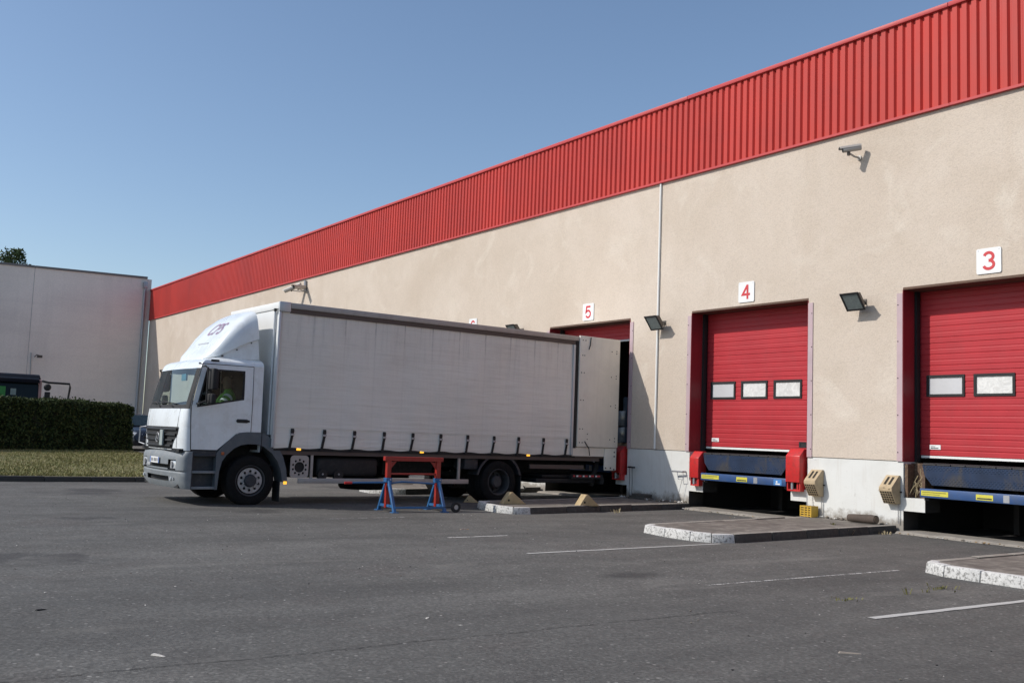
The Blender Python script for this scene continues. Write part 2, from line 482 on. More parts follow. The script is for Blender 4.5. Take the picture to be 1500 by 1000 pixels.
# ---- painted bay lines, worn
def line_mat():
    m, nt, b = nodes('worn_road_paint')
    p = coords(nt, 'Position')
    n = noise(nt, p, 9, 6, .75); g = noise(nt, p, 60, 3, .7)
    b.inputs['Base Color'].default_value = (.46, .45, .425, 1); b.inputs['Roughness'].default_value = .85
    tr = N(nt, 'ShaderNodeBsdfTransparent'); mx = N(nt, 'ShaderNodeMixShader')
    at = N(nt, 'ShaderNodeObjectInfo')
    wear = mth(nt, 'ADD', mth(nt, 'MULTIPLY', n, .6), mth(nt, 'MULTIPLY', g, .4))
    fac = ramp(nt, mth(nt, 'SUBTRACT', wear, at.outputs['Alpha']), [(-.06, 0), (.08, 1)])
    out = nt.nodes['Material Output']
    nt.links.new(fac, mx.inputs[0]); nt.links.new(b.outputs[0], mx.inputs[1]); nt.links.new(tr.outputs[0], mx.inputs[2])
    nt.links.new(mx.outputs[0], out.inputs[0])
    return m
PAINT = line_mat()
MARKS = ['longest clear white bay line before the island between docks three and four', 'faint thin white bay line in the middle of the bay at dock three', 'bold white bay line in front of the kerb at the picture edge', 'short white bay line dash behind the long clear line', 'almost worn away line beside the trestle', 'faded remnant of a line before dock four']
for mi_, (x0, y0, x1, y1, w, keep) in enumerate(((-10.08, 7.33, -10.21, 10.86, .065, .57), (-7.28, 7.56, -7.31, 10.85, .05, .46),
                                  (-5.34, 7.54, -5.30, 10.6, .085, .61), (-11.93, 7.31, -11.98, 8.35, .07, .51),
                                  (-14.92, 6.86, -15.0, 8.3, .10, .42), (-12.0, 8.9, -12.05, 10.6, .07, .39))):
    mb = MB(); n = 24
    for i in range(n+1):
        t = i/n; x = x0+(x1-x0)*t; y = y0+(y1-y0)*t
        mb.v += [(x-w/2+random.uniform(-.006,.006), y, .005), (x+w/2+random.uniform(-.006,.006), y, .005)]
    for i in range(n):
        mb.f.append((2*i, 2*i+1, 2*i+3, 2*i+2)); mb.m.append(0)
    o = mb.build('road_marking', PAINT); o.color = (1, 1, 1, keep)
    tag(o, MARKS[mi_], kind='structure')

# ---- long crack across the yard
mb = MB(); x = -6.12; pts = []
for i in range(220):
    y = -1.0 + i*.035
    x += random.uniform(-.011, .011) + (-6.1 - x)*.06
    pts.append((x, y, random.uniform(.002, .010)))
for a, b_ in zip(pts, pts[1:]):
    mb.quad((a[0]-a[2]/2, a[1], .004), (a[0]+a[2]/2, a[1], .004), (b_[0]+b_[2]/2, b_[1], .004), (b_[0]-b_[2]/2, b_[1], .004))
tag(mb.build('ground_crack', M('crack_dark', (.022, .021, .020), .95, var=.3)), 'thin dark crack across the tarmac', kind='structure')

# ------------------------------------------------------------------ kerbed islands between the bays
def island(name, pts, white, label):
    """pts: open polyline of the kerb (top outer edge), from the wall round the tip and back; white: set of stone indices painted"""
    root = empty(name, (pts[0][0], D, 0)); tag(root, label, kind='structure')
    ox, oy = pts[0][0], D
    # resample into stones
    H_, W_ = .13, .15
    cen = (sum(p[0] for p in pts)/len(pts), sum(p[1] for p in pts)/len(pts))
    segs = []
    for a, b_ in zip(pts, pts[1:]):
        L = math.hypot(b_[0]-a[0], b_[1]-a[1]); k = max(1, round(L/1.0))
        for i in range(k):
            segs.append(((a[0]+(b_[0]-a[0])*i/k, a[1]+(b_[1]-a[1])*i/k), (a[0]+(b_[0]-a[0])*(i+1)/k, a[1]+(b_[1]-a[1])*(i+1)/k)))
    def inner(p, q):           # unit inward normal of p->q
        d = Vector((q[0]-p[0], q[1]-p[1])).normalized(); nn = Vector((-d.y, d.x))
        if nn.dot(Vector((cen[0]-p[0], cen[1]-p[1]))) < 0: nn = -nn
        return nn
    norms = [inner(*s_) for s_ in segs]
    for i, (a, b_) in enumerate(segs):
        na = (norms[i] + norms[i-1]).normalized() if i > 0 else norms[i]
        nb = (norms[i] + norms[i+1]).normalized() if i < len(segs)-1 else norms[i]
        d = Vector((b_[0]-a[0], b_[1]-a[1])).normalized()*.004
        A = Vector(a)+d; B = Vector(b_)-d
        h = H_ + random.uniform(-.008, .008)
        lean = .03
        mb = MB()
        q = [A, B, B+nb*W_, A+na*W_]; t = [A+na*lean, B+nb*lean, B+nb*W_, A+na*W_]
        P = [(p.x-ox, p.y-oy, -.05) for p in q] + [(p.x-ox, p.y-oy, h) for p in t]
        mb.hexa(P)
        wh_ = white(i, (A+B)/2)
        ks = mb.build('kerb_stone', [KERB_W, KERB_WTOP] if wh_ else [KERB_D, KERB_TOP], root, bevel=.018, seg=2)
        for pg in ks.data.polygons:  # paints light into the tops and shade into the sides, besides the wear
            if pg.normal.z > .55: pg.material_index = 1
    mb = MB()
    top = []
    for i, (a, b_) in enumerate(segs):
        na = (norms[i] + norms[i-1]).normalized() if i > 0 else norms[i]
        top.append((a[0]+na.x*.12-ox, a[1]+na.y*.12-oy, .118))
    a = segs[-1][1]; top.append((a[0]+norms[-1].x*.12-ox, a[1]+norms[-1].y*.12-oy, .118))
    mb.quad(*top)
    mb.build('island_surface', ISLE, root)
    return root

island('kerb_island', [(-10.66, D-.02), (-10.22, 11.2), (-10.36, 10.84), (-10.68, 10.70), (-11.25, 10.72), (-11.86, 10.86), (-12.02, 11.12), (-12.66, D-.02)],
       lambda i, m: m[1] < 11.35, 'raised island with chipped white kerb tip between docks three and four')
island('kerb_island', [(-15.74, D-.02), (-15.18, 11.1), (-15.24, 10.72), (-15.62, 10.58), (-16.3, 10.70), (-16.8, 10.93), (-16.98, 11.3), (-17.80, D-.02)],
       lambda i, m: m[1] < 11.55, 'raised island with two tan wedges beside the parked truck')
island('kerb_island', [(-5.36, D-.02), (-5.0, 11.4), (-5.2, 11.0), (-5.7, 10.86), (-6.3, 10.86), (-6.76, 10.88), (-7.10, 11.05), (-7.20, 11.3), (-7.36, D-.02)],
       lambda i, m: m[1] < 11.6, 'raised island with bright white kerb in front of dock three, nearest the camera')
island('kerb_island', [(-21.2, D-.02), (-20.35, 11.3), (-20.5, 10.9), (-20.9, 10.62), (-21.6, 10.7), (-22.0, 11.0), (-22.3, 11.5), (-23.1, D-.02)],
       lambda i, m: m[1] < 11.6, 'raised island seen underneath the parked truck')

# ------------------------------------------------------------------ warehouse
wh = empty('warehouse', (-26, D, 0))
tag(wh, 'long beige rendered warehouse with red ribbed fascia and numbered loading docks', 'building')
WO = Vector((-26, D, 0))
def W(mb, name, mats, parent=wh, **k):        # built in world coordinates, parented to the warehouse
    o = mb.build(name, mats, None, **k)
    o.parent = parent
    o.location = -WO if parent is wh else (0, 0, 0)
    return o

mb = MB()
xs = sorted({X_L, X_R, *[v for d in DOORS.values() for v in d]})
zs = [Z_DADO + .012, Z_LINT, Z_FB + .15]
def is_hole(x, z):
    return z < Z_LINT and any(a < x < b for a, b in DOORS.values())
grid_wall(mb, xs, zs, is_hole, D, D + .45)
W(mb, 'wall', WALL)
# white plinth with the pit openings under the levellers
mb = MB()
xs = {X_L, X_R}
for a, b in DOORS.values(): xs |= {a, b, a+.42, b-.40}
zs = [-.3, .0, .39, .62, Z_DADO]
def pit_hole(x, z):
    for a, b in DOORS.values():
        if a < x < b:
            if z < .39: return z > 0
            return a+.42 < x < b-.40 or z > .62
    return False
grid_wall(mb, sorted(xs), zs, pit_hole, D + .012, D + .45)
W(mb, 'plinth', PLINTH)
# soffit strips, jamb linings, jamb trims
for k, (a, b) in DOORS.items():
    W(MB().box((a+.001, D-.004, Z_LINT-.012), (b-.001, D+.46, Z_LINT+.03)), 'lintel', SOFFIT)
    for s_, x in ((1, a), (-1, b)):
        W(MB().box((x-s_*.002, D-.012, Z_DADO+.002), (x+s_*.010, D+.33, Z_LINT-.014)), 'jamb_lining', JAMB_RED)
        W(MB().box((x+s_*.004, D+.34, Z_DADO+.002), (x+s_*.055, D+.44, Z_LINT-.014)), 'door_seal', BLACK)
        t = W(MB().box((x-s_*.115, D-.016, Z_DADO+.004), (x-s_*.003, D-.002, Z_LINT-.07)), 'jamb_trim', JAMB_PINK)
        for i in range(5):
            z = Z_DADO + .16 + i*.66
            W(MB().cyl((x-s_*.092, D-.021, z), (x-s_*.092, D-.014, z), .011, 8), 'screw', DARK, parent=t)
# horizontal section joint shadow strip is the real gap between wall and plinth
# fascia: ribbed sheets, six ribs each
PITCH = .178; NR = 6; SW = PITCH*NR
def sheet_mesh():
    mb = MB(); y_out, y_in = -.062, -.018; prof = []
    for i in range(NR):
        x = i*PITCH
        prof += [(x, y_in), (x+.028, y_in), (x+.056, y_out), (x+.146, y_out)]
    prof.append((SW, y_in))
    z0, z1 = Z_FB+.02, Z_FT-.06
    for (a, b) in zip(prof, prof[1:]):
        mb.quad((a[0], a[1], z0), (b[0], b[1], z0), (b[0], b[1], z1), (a[0], a[1], z1))
    return mb.mesh('cladding_sheet', FASCIA)
fn = FASCIA.node_tree; fb = fn.nodes['Principled BSDF']; src = fb.inputs['Base Color'].links[0].from_socket
rnd = ramp(fn, N(fn, 'ShaderNodeObjectInfo').outputs['Random'], [(0, .93), (1, 1.05)])
fn.links.new(mix(fn, 1.0, src, rnd, 'MULTIPLY'), fb.inputs['Base Color'])     # sheets of slightly different age
sm = sheet_mesh()
n_sheet = int((X_R - X_L)/SW)
for i in range(n_sheet):
    o = obj('cladding_sheet', sm, wh, (X_L + i*SW + 26 + .002, 0, 0))
FX1 = X_L + n_sheet*SW
for i in range(0, n_sheet, 6):
    x0 = X_L + i*SW + .004; x1 = min(x0 + 6*SW - .006, FX1)
    W(MB().box((x0, D-.105, Z_FT-.085), (x1, D+.35, Z_FT)), 'coping', COPING, bevel=.012)
    W(MB().add([(x0, D-.014, Z_FB+.05), (x1, D-.014, Z_FB+.05), (x1, D-.070, Z_FB+.045), (x0, D-.070, Z_FB+.045),
                (x0, D-.070, Z_FB), (x1, D-.070, Z_FB), (x1, D-.004, Z_FB-.005), (x0, D-.004, Z_FB-.005)],
               [(0, 1, 2, 3), (3, 2, 5, 4), (4, 5, 6, 7)]), 'drip_flashing', COPING)
W(MB().box((X_L, D-.012, Z_FB+.155), (FX1, D+.30, Z_FT-.08)), 'fascia_backing', FASCIA)
W(MB().box((X_L+.01, D+.30, Z_FT-.35), (X_R-.01, D+45, Z_FT-.05)), 'roof', DARK)
W(MB().box((X_R-.3, D+.46, -.2), (X_R-.01, D+45, Z_FT-.36)), 'end_wall', WALL)
W(MB().box((X_L+.02, D+44.7, -.2), (X_R-.31, D+45, Z_FT-.36)), 'back_wall', WALL)
W(MB().box((X_L+.02, D+.46, -.2), (X_L+.3, D+44.6, Z_FT-.36)), 'end_wall', WALL)
W(MB().box((X_L+.31, D+3.2, .9), (X_R-.32, D+44.6, Z_DADO)), 'floor_slab', CONC)
# pit boxes behind the openings and the store room behind dock five
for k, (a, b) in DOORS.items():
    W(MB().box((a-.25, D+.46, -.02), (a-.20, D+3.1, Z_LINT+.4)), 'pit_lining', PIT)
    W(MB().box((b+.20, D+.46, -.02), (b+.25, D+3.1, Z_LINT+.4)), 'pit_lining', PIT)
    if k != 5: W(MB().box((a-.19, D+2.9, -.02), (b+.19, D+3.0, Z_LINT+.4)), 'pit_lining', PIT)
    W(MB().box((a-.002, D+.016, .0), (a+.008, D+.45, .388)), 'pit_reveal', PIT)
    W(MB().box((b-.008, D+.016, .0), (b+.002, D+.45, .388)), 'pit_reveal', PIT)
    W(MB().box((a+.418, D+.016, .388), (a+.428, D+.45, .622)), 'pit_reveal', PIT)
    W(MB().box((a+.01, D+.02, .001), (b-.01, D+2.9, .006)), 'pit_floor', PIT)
W(MB().cyl((-16.93, D-.024, Z_DADO+.02), (-16.93, D-.024, Z_FB-.01), .026, 10), 'conduit', CONDUIT, smooth=True)

# sectional doors
RIBS = 5
def door_panel_mesh(w, h, wins=()):
    """one section: ribbed skin facing -Y, with window openings"""
    mb = MB()
    prof = [(0, .006), (.006, 0)]
    for i in range(RIBS):
        z0 = h*i/RIBS; z1 = h*(i+1)/RIBS
        prof += [(z0+.010, 0), (z1-.022, 0), (z1-.012, .0045 if i % 2 else .0075), (z1-.004, .0045 if i % 2 else .0075)]
    prof += [(h-.001, .012)]
    xs = [0.0]
    for (a, b, z0, z1) in wins: xs += [a, b]
    xs.append(w)
    # add rows at the window edges
    rows = sorted(set([p[0] for p in prof] + [z for q in wins for z in q[2:]]))
    def yy(z):
        for (za, ya), (zb, yb) in zip(prof, prof[1:]):
            if za <= z <= zb: return ya + (yb-ya)*((z-za)/(zb-za) if zb > za else 0)
        return 0
    for i in range(len(xs)-1):
        for z0, z1 in zip(rows, rows[1:]):
            xc, zc = (xs[i]+xs[i+1])/2, (z0+z1)/2
            if any(a < xc < b and za < zc < zb for a, b, za, zb in wins): continue
            mb.quad((xs[i], yy(z0), z0), (xs[i+1], yy(z0), z0), (xs[i+1], yy(z1), z1), (xs[i], yy(z1), z1))
    mb.quad((0, .04, 0), (0, .04, h), (w, .04, h), (w, .04, 0)) if not wins else None
    mb.quad((0, .006, 0), (0, .04, 0), (w, .04, 0), (w, .006, 0)); mb.quad((0, .012, h), (w, .012, h), (w, .04, h), (0, .04, h))
    return mb.mesh('door_panel', DOOR_RED)
H_SEC = .5
FRAME_MESH = None
def dock_door(k, label, z_bottom=1.33, closed=True):
    a, b = DOORS[k]; a += .03; b -= .03; w = b - a
    root = empty('dock_door', (a+26, .475, 0), parent=wh)
    root['label'] = label
    if not closed:
        obj('door_panel', door_panel_mesh(w, H_SEC), root, (0, 0, 3.93))
        MB().box((.0, -.01, 3.885), (w, .05, 3.925)).build('bottom_seal', GALV, root)
        MB().box((0, -.03, 4.28), (w, .02, 4.33)).build('header_beam', JAMB_RED, root)
        return root
    z = z_bottom + .045
    MB().box((.02, -.006, z_bottom), (w-.02, .045, z_bottom+.04)).build('bottom_strip', CONDUIT, root)
    plain = door_panel_mesh(w, H_SEC)
    wx = [(.265-.12+i*.89, .265-.12+i*.89+.70) for i in range(4) if .265-.12+i*.89+.7 < w]
    wz = (2.43, 2.79)
    i = 0
    while z < Z_LINT + .1:
        if z <= wz[0]-.0 < z + H_SEC:
            wins = [(p, q, wz[0]-z, min(wz[1]-z, H_SEC-.01)) for p, q in wx]
            obj('door_panel', door_panel_mesh(w, H_SEC, wins), root, (0, 0, z))
            for n_, (p, q, z0, z1) in enumerate(wins):
                z0 += z; z1 += z
                mb = MB(); t = .032
                mb.box((p-.012, -.018, z0-.012), (q+.012, .03, z0+t)); mb.box((p-.012, -.018, z1-t), (q+.012, .03, z1+.012))
                mb.box((p-.012, -.0175, z0+t), (p+t, .03, z1-t)); mb.box((q-t, -.0175, z0+t), (q+.012, .03, z1-t))
                mb.build('window_frame', BLACK, root)
                MB().box((p+t-.004, .004, z0+t-.004), (q-t+.004, .012, z1-t+.004)).build('window_pane', PANE_PLAIN if n_ == 0 else PANE_CRINK, root)
        else:
            obj('door_panel', plain, root, (0, 0, z))
        z += H_SEC; i += 1
    s_ = MB().box((.19, -.007, 1.485), (.40, .001, 1.565)); s_.build('maker_sticker', WHITE_SIGN, root)
    mb = MB(); mb.box((.21, -.009, 1.50), (.36, -.0075, 1.515)); mb.box((.21, -.009, 1.53), (.30, -.0075, 1.54)); mb.build('sticker_print', INK, root)
    hx = w-.55
    mb = MB(); mb.box((hx, -.012, 1.43), (hx+.30, .005, 1.455)); mb.box((hx, -.012, 1.515), (hx+.30, .005, 1.54))
    mb.box((hx, -.012, 1.455), (hx+.035, .005, 1.515)); mb.box((hx+.265, -.012, 1.455), (hx+.30, .005, 1.515)); mb.build('handle_frame', DARK, root)
    MB().box((hx+.035, -.004, 1.455), (hx+.265, .002, 1.515)).build('handle_recess', BLACK, root)
    return root
dock_door(3, 'closed red sectional dock door under the number three sign')
dock_door(4, 'closed red sectional dock door under the number four sign')
dock_door(5, 'raised red dock door above the parked truck', closed=False)
dock_door(6, 'red dock door hidden behind the parked truck')
dock_door(2, 'red dock door beyond the edge of the photo')

# ---- goods inside the open dock
for i, (x, y, h) in enumerate(((-19.35, 17.6, 1.0), (-20.35, 18.7, 1.3))):
    p = empty('wrapped_pallet', (x, y, Z_DADO))
    tag(p, ['low film wrapped pallet just inside the open dock', 'film wrapped pallet behind the first one inside the open dock', 'tallest film wrapped pallet at the back of the open dock'][i], 'pallet', 'pallets of goods inside the open dock')
    mb = MB()
    for dy in (-.5, 0, .5): mb.box((-.4, dy-.05, 0), (.4, dy+.05, .1))
    for dx in (-.35, -.12, .12, .35): mb.box((dx-.05, -.6, .1), (dx+.05, .6, .125))
    mb.build('pallet_base', CARTON, p)
    for l in range(int(h/.42)):
        for dx in (-.2, .2):
            MB().box((dx-.19, -.55, .13+l*.42), (dx+.19, .55, .13+l*.42+.40)).build('carton', SHEETING, p, bevel=.02)

# ------------------------------------------------------------------ neighbouring building
nb = empty('concrete_building', (X_L-.05, 5, .3))
tag(nb, 'pale concrete panel building standing square to the warehouse at the left', 'building')
def NB(mb, name, mats, **k):
    o = mb.build(name, mats, None, **k); o.parent = nb; o.location = (-(X_L-.05), -5, -.3); return o
def ztop(y): return 9.92 + (y - 7.6)*.019
COPING_G = M('coping_grey', (.20, .195, .19), .7)
ybs = [15.55, 9.40, 3.25, -2.9, -9.05, -15.2, -21.35]
for ya, yb in zip(ybs, ybs[1:]):
    ya -= .012; yb += .012
    NB(MB().hexa([(X_L-.25, yb, .1), (X_L, yb, .1), (X_L, ya, .1), (X_L-.25, ya, .1),
                  (X_L-.25, yb, ztop(yb)-.12), (X_L, yb, ztop(yb)-.12), (X_L, ya, ztop(ya)-.12), (X_L-.25, ya, ztop(ya)-.12)]), 'wall_panel', NEIGH)
    NB(MB().hexa([(X_L-.30, yb, ztop(yb)-.118), (X_L+.06, yb, ztop(yb)-.118), (X_L+.06, ya, ztop(ya)-.118), (X_L-.30, ya, ztop(ya)-.118),
                  (X_L-.30, yb, ztop(yb)), (X_L+.06, yb, ztop(yb)), (X_L+.06, ya, ztop(ya)), (X_L-.30, ya, ztop(ya))]), 'coping', COPING_G)
    NB(MB().box((X_L-.24, yb-.02, .1), (X_L-.03, yb+.001, ztop(yb)-.15)), 'joint_seal', GALV)
NB(MB().box((X_L-30, -21.3, .1), (X_L-.26, 15.6, 9.6)), 'core', NEIGH)
NB(MB().box((X_L-.6, 15.55, .1), (X_L-.02, 15.80, 9.93)), 'corner_post', NEIGH)
NB(MB().cyl((X_L+.09, 15.42, .3), (X_L+.09, 15.42, 9.75), .07, 12), 'downpipe', GALV, smooth=True)
NB(MB().box((X_L+.005, 15.30, 9.35), (X_L+.2, 15.54, 9.72)), 'rain_hopper', GALV, bevel=.02)
NB(MB().cyl((X_L+.03, 9.62, 3.2), (X_L+.03, 9.55, 5.05), .025, 8), 'cable_pipe', GALV)
mb = MB(); mb.tube([(X_L, 9.75, 4.85), (X_L+.3, 9.8, 4.95), (X_L+.5, 9.9, 4.9)], .025, 6); mb.box((X_L+.4, 9.8, 4.78), (X_L+.6, 10.05, 4.92))
NB(mb, 'wall_lamp', LAMP_BODY)
# ------------------------------------------------------------------ number signs
def arc(cx, cz, rx, rz, a0, a1, n=14):
    return [(cx+rx*math.cos(R(a0+(a1-a0)*i/n)), cz+rz*math.sin(R(a0+(a1-a0)*i/n))) for i in range(n+1)]
STROKES = {                     # centre lines of the digits, 0.30 m tall
    3: [arc(0, .068, .078, .068, 165, -90), arc(0, -.066, .088, .070, 90, -165)],
    4: [[(.035, .15), (-.098, -.052), (.105, -.052)], [(.035, .15), (.035, -.152)]],
    5: [[(.088, .134), (-.062, .134), (-.082, -.004)] + arc(0, -.052, .090, .086, 140, -155)],
    6: [arc(.005, .045, .092, .090, 25, 180, 10) + arc(0, -.055, .087, .082, 180, 540, 26)],
    2: [arc(0, .06, .086, .076, 165, -30) + [(-.088, -.134), (.095, -.134)]]}
def numeral_mesh(k, w=.050):
    mb = MB(); y0, y1 = 0.0, -.0025
    for st_ in STROKES[k]:
        P_ = [Vector(q) for q in st_]; L_, R_ = [], []
        for i, q in enumerate(P_):
            d0 = (q - P_[i-1]).normalized() if i else (P_[1]-q).normalized(); d1 = (P_[i+1]-q).normalized() if i < len(P_)-1 else d0
            b_ = (d0+d1); b_ = b_.normalized() if b_.length > .2 else d0
            nn_ = Vector((-b_.y, b_.x)); s_ = w/2/max(.45, nn_.dot(Vector((-d0.y, d0.x))))
            L_.append(q+nn_*s_); R_.append(q-nn_*s_)
        for i in range(len(P_)-1):
            a, b, c, d = L_[i], L_[i+1], R_[i+1], R_[i]
            mb.add([(p.x, y1, p.y) for p in (a, b, c, d)] + [(p.x, y0, p.y) for p in (a, b, c, d)], [(0, 1, 2, 3), (0, 4, 5, 1), (3, 2, 6, 7)])
        y1 -= .0006
    return mb.mesh('numeral', SIGN_RED)
NUM = {3: (-8.97, 4.645), 4: (-14.26, 4.635), 5: (-19.50, 4.635), 6: (-24.92, 4.66)}
WORDS = {3: 'three', 4: 'four', 5: 'five', 6: 'six', 2: 'two'}
for k, (x, z) in NUM.items():
    s_ = empty('dock_sign', (x, D, z))
    tag(s_, 'white square sign with red number %s on the beige wall' % WORDS[k], 'sign', 'dock number signs')
    obj('sign_plate', plate2d([rrect(-.215, -.215, .215, .215, .03)], .008, 'sign_plate', WHITE_SIGN), s_, (0, -.014, 0), XZ)
    obj('numeral', numeral_mesh(k), s_, (0, -.0182, 0))
    for dx in (-.18, .18):
        MB().cyl((dx, -.021, .18), (dx, -.015, .18), .008, 8).build('screw', GALV, s_)

# ------------------------------------------------------------------ floodlights
def floodlight(x, z, label, yawz=0, tilt=38):
    f = empty('floodlight', (x, D, z), yawz); tag(f, label, 'floodlight', 'floodlights between the dock doors')
    MB().box((-.09, -.012, -.05), (.09, -.001, .05)).build('wall_plate', LAMP_BODY, f, bevel=.004)
    mb = MB(); mb.tube([(-.05, -.01, 0), (-.05, -.14, .01), (-.05, -.17, -.02)], .012, 6); mb.tube([(.05, -.01, 0), (.05, -.14, .01), (.05, -.17, -.02)], .012, 6)
    mb.build('arm', LAMP_BODY, f, smooth=True)
    T = Matrix.Translation((0, -.26, .01)) @ Matrix.Rotation(R(tilt), 4, 'X')
    mb = MB()
    a = [(-.19, -.06, -.18), (.19, -.06, -.18), (.19, -.06, .18), (-.19, -.06, .18)]
    b = [(-.13, .09, -.09), (.13, .09, -.09), (.13, .09, .10), (-.13, .09, .10)]
    mb.add([T @ Vector(p) for p in a+b], [(0, 1, 5, 4), (1, 2, 6, 5), (2, 3, 7, 6), (3, 0, 4, 7), (4, 5, 6, 7), (0, 3, 2, 1)])
    mb.build('housing', LAMP_BODY, f, bevel=.014)
    mb = MB()
    for p, q in (((-.2, -.075, -.19), (.2, -.059, -.155)), ((-.2, -.075, .155), (.2, -.059, .19)), ((-.2, -.0745, -.155), (-.165, -.0595, .155)), ((.165, -.0745, -.155), (.2, -.0595, .155))):
        k0 = len(mb.v); mb.box(p, q); mb.v[k0:] = [tuple(T @ Vector(v)) for v in mb.v[k0:]]
    mb.build('bezel', BLACK, f)
    mb = MB(); mb.box((-.165, -.068, -.155), (.165, -.0615, .155)); mb.v = [tuple(T @ Vector(v)) for v in mb.v]
    mb.build('glass', LAMP_GLASS, f)
    mb = MB(); mb.tube([(.0, -.19, -.05), (.02, -.12, -.16), (.03, -.02, -.14), (.03, -.005, -.03)], .006, 6); mb.build('cable', BLACK, f)
floodlight(-11.42, 4.17, 'dark floodlight on the wall between docks three and four')
floodlight(-16.76, 4.16, 'dark floodlight beside the white conduit between docks four and five')
floodlight(-22.40, 4.36, 'dark floodlight just showing above the truck roof')

# ------------------------------------------------------------------ security cameras
def cctv(root, base, head, aim, L=.34, r=.055):
    """bullet camera: bracket from base to head, body along aim"""
    base, head, aim = Vector(base), Vector(head), Vector(aim).normalized()
    MB().cyl(base, base + Vector((0, -.03, 0)), .05, 14).build('wall_base', CAM_BODY, root, bevel=.006)
    mid = (base + head)/2 + Vector((0, 0, -.03))
    MB().tube([base, mid, head + Vector((0, 0, -.02))], .02, 8).build('bracket', CAM_BODY, root, smooth=True)
    MB().cyl(head + Vector((0, 0, -.07)), head + Vector((0, 0, .0)), .03, 10).build('swivel', LAMP_BODY, root)
    c = head + Vector((0, 0, .05)) - aim*.06
    mb = MB(); mb.cyl(c - aim*L/2, c + aim*L/2, r, 18); mb.build('housing', CAM_BODY, root, bevel=.008)
    mb = MB(); mb.cyl(c + aim*(L/2-.002), c + aim*(L/2+.006), r*.86, 18); mb.build('front_glass', BLACK, root)
    side = aim.cross(Vector((0, 0, 1))).normalized(); upv = side.cross(aim)
    p = [c + side*sx*r*1.12 + upv*r*sz + aim*al for al in (-L/2, L/2+.06) for sx, sz in ((-1, .35), (-.8, 1.12), (.8, 1.12), (1, .35))]
    MB().add(p, [(0, 1, 5, 4), (1, 2, 6, 5), (2, 3, 7, 6)]).build('sun_shield', CAM_BODY, root, smooth=True)
c1 = empty('security_camera', (-11.5, D, 6.93)); tag(c1, 'pale bullet security camera high on the wall near the floodlight', 'camera', 'security cameras')
cctv(c1, (0, 0, 0), (-.03, -.30, .07), (-.62, -.70, -.16))
c2 = empty('security_camera', (-37.7, D, 6.95)); tag(c2, 'twin headed security camera bracket high above the truck cab', 'camera', 'security cameras')
cctv(c2, (0, 0, 0), (-.35, -.45, .05), (-.7, -.6, -.35), .75, .075)
cctv(c2, (.15, 0, 0), (.25, -.42, .05), (.35, -.9, -.1), .6, .075)
MB().cyl((.1, -.06, 0), (.1, -.06, .42), .06, 10).build('post', GALV, c2, smooth=True)

# ------------------------------------------------------------------ dock levellers
def tread_mat():
    m, nt, b = nodes('tread_plate_blue')
    v = coords(nt, 'Object')
    n1 = noise(nt, v, 2.2, 6, .65, .5)
    c = mix(nt, ramp(nt, n1, [(.35, 0), (.65, 1)]), (.008, .018, .042), (.014, .030, .070))
    c = mix(nt, mth(nt, 'MULTIPLY', ramp(nt, noise(nt, coords(nt, 'Object', (1, 1, .35)), 2.1, 6, .7, 1.0), [(.50, 0), (.64, 1)]), .85), c, (.050, .046, .044))
    mp = N(nt, 'ShaderNodeMapping'); mp.inputs['Rotation'].default_value = (0, R(45), 0); mp.inputs['Scale'].default_value = (22, 22, 22); nt.links.new(v, mp.inputs[0])
    ck = N(nt, 'ShaderNodeTexVoronoi'); ck.inputs['Scale'].default_value = 1.0; ck.inputs['Randomness'].default_value = 0.0; nt.links.new(mp.outputs[0], ck.inputs[0])
    h = ramp(nt, ck.outputs['Distance'], [(.25, 1), (.42, 0)])
    c = mix(nt, mth(nt, 'MULTIPLY', h, .35), c, (.035, .048, .075))
    nt.links.new(c, b.inputs['Base Color']); b.inputs['Roughness'].default_value = .6; b.inputs['Specular IOR Level'].default_value = .2
    bump(nt, b, h, .7, .01)
    return m
TREAD = tread_mat()
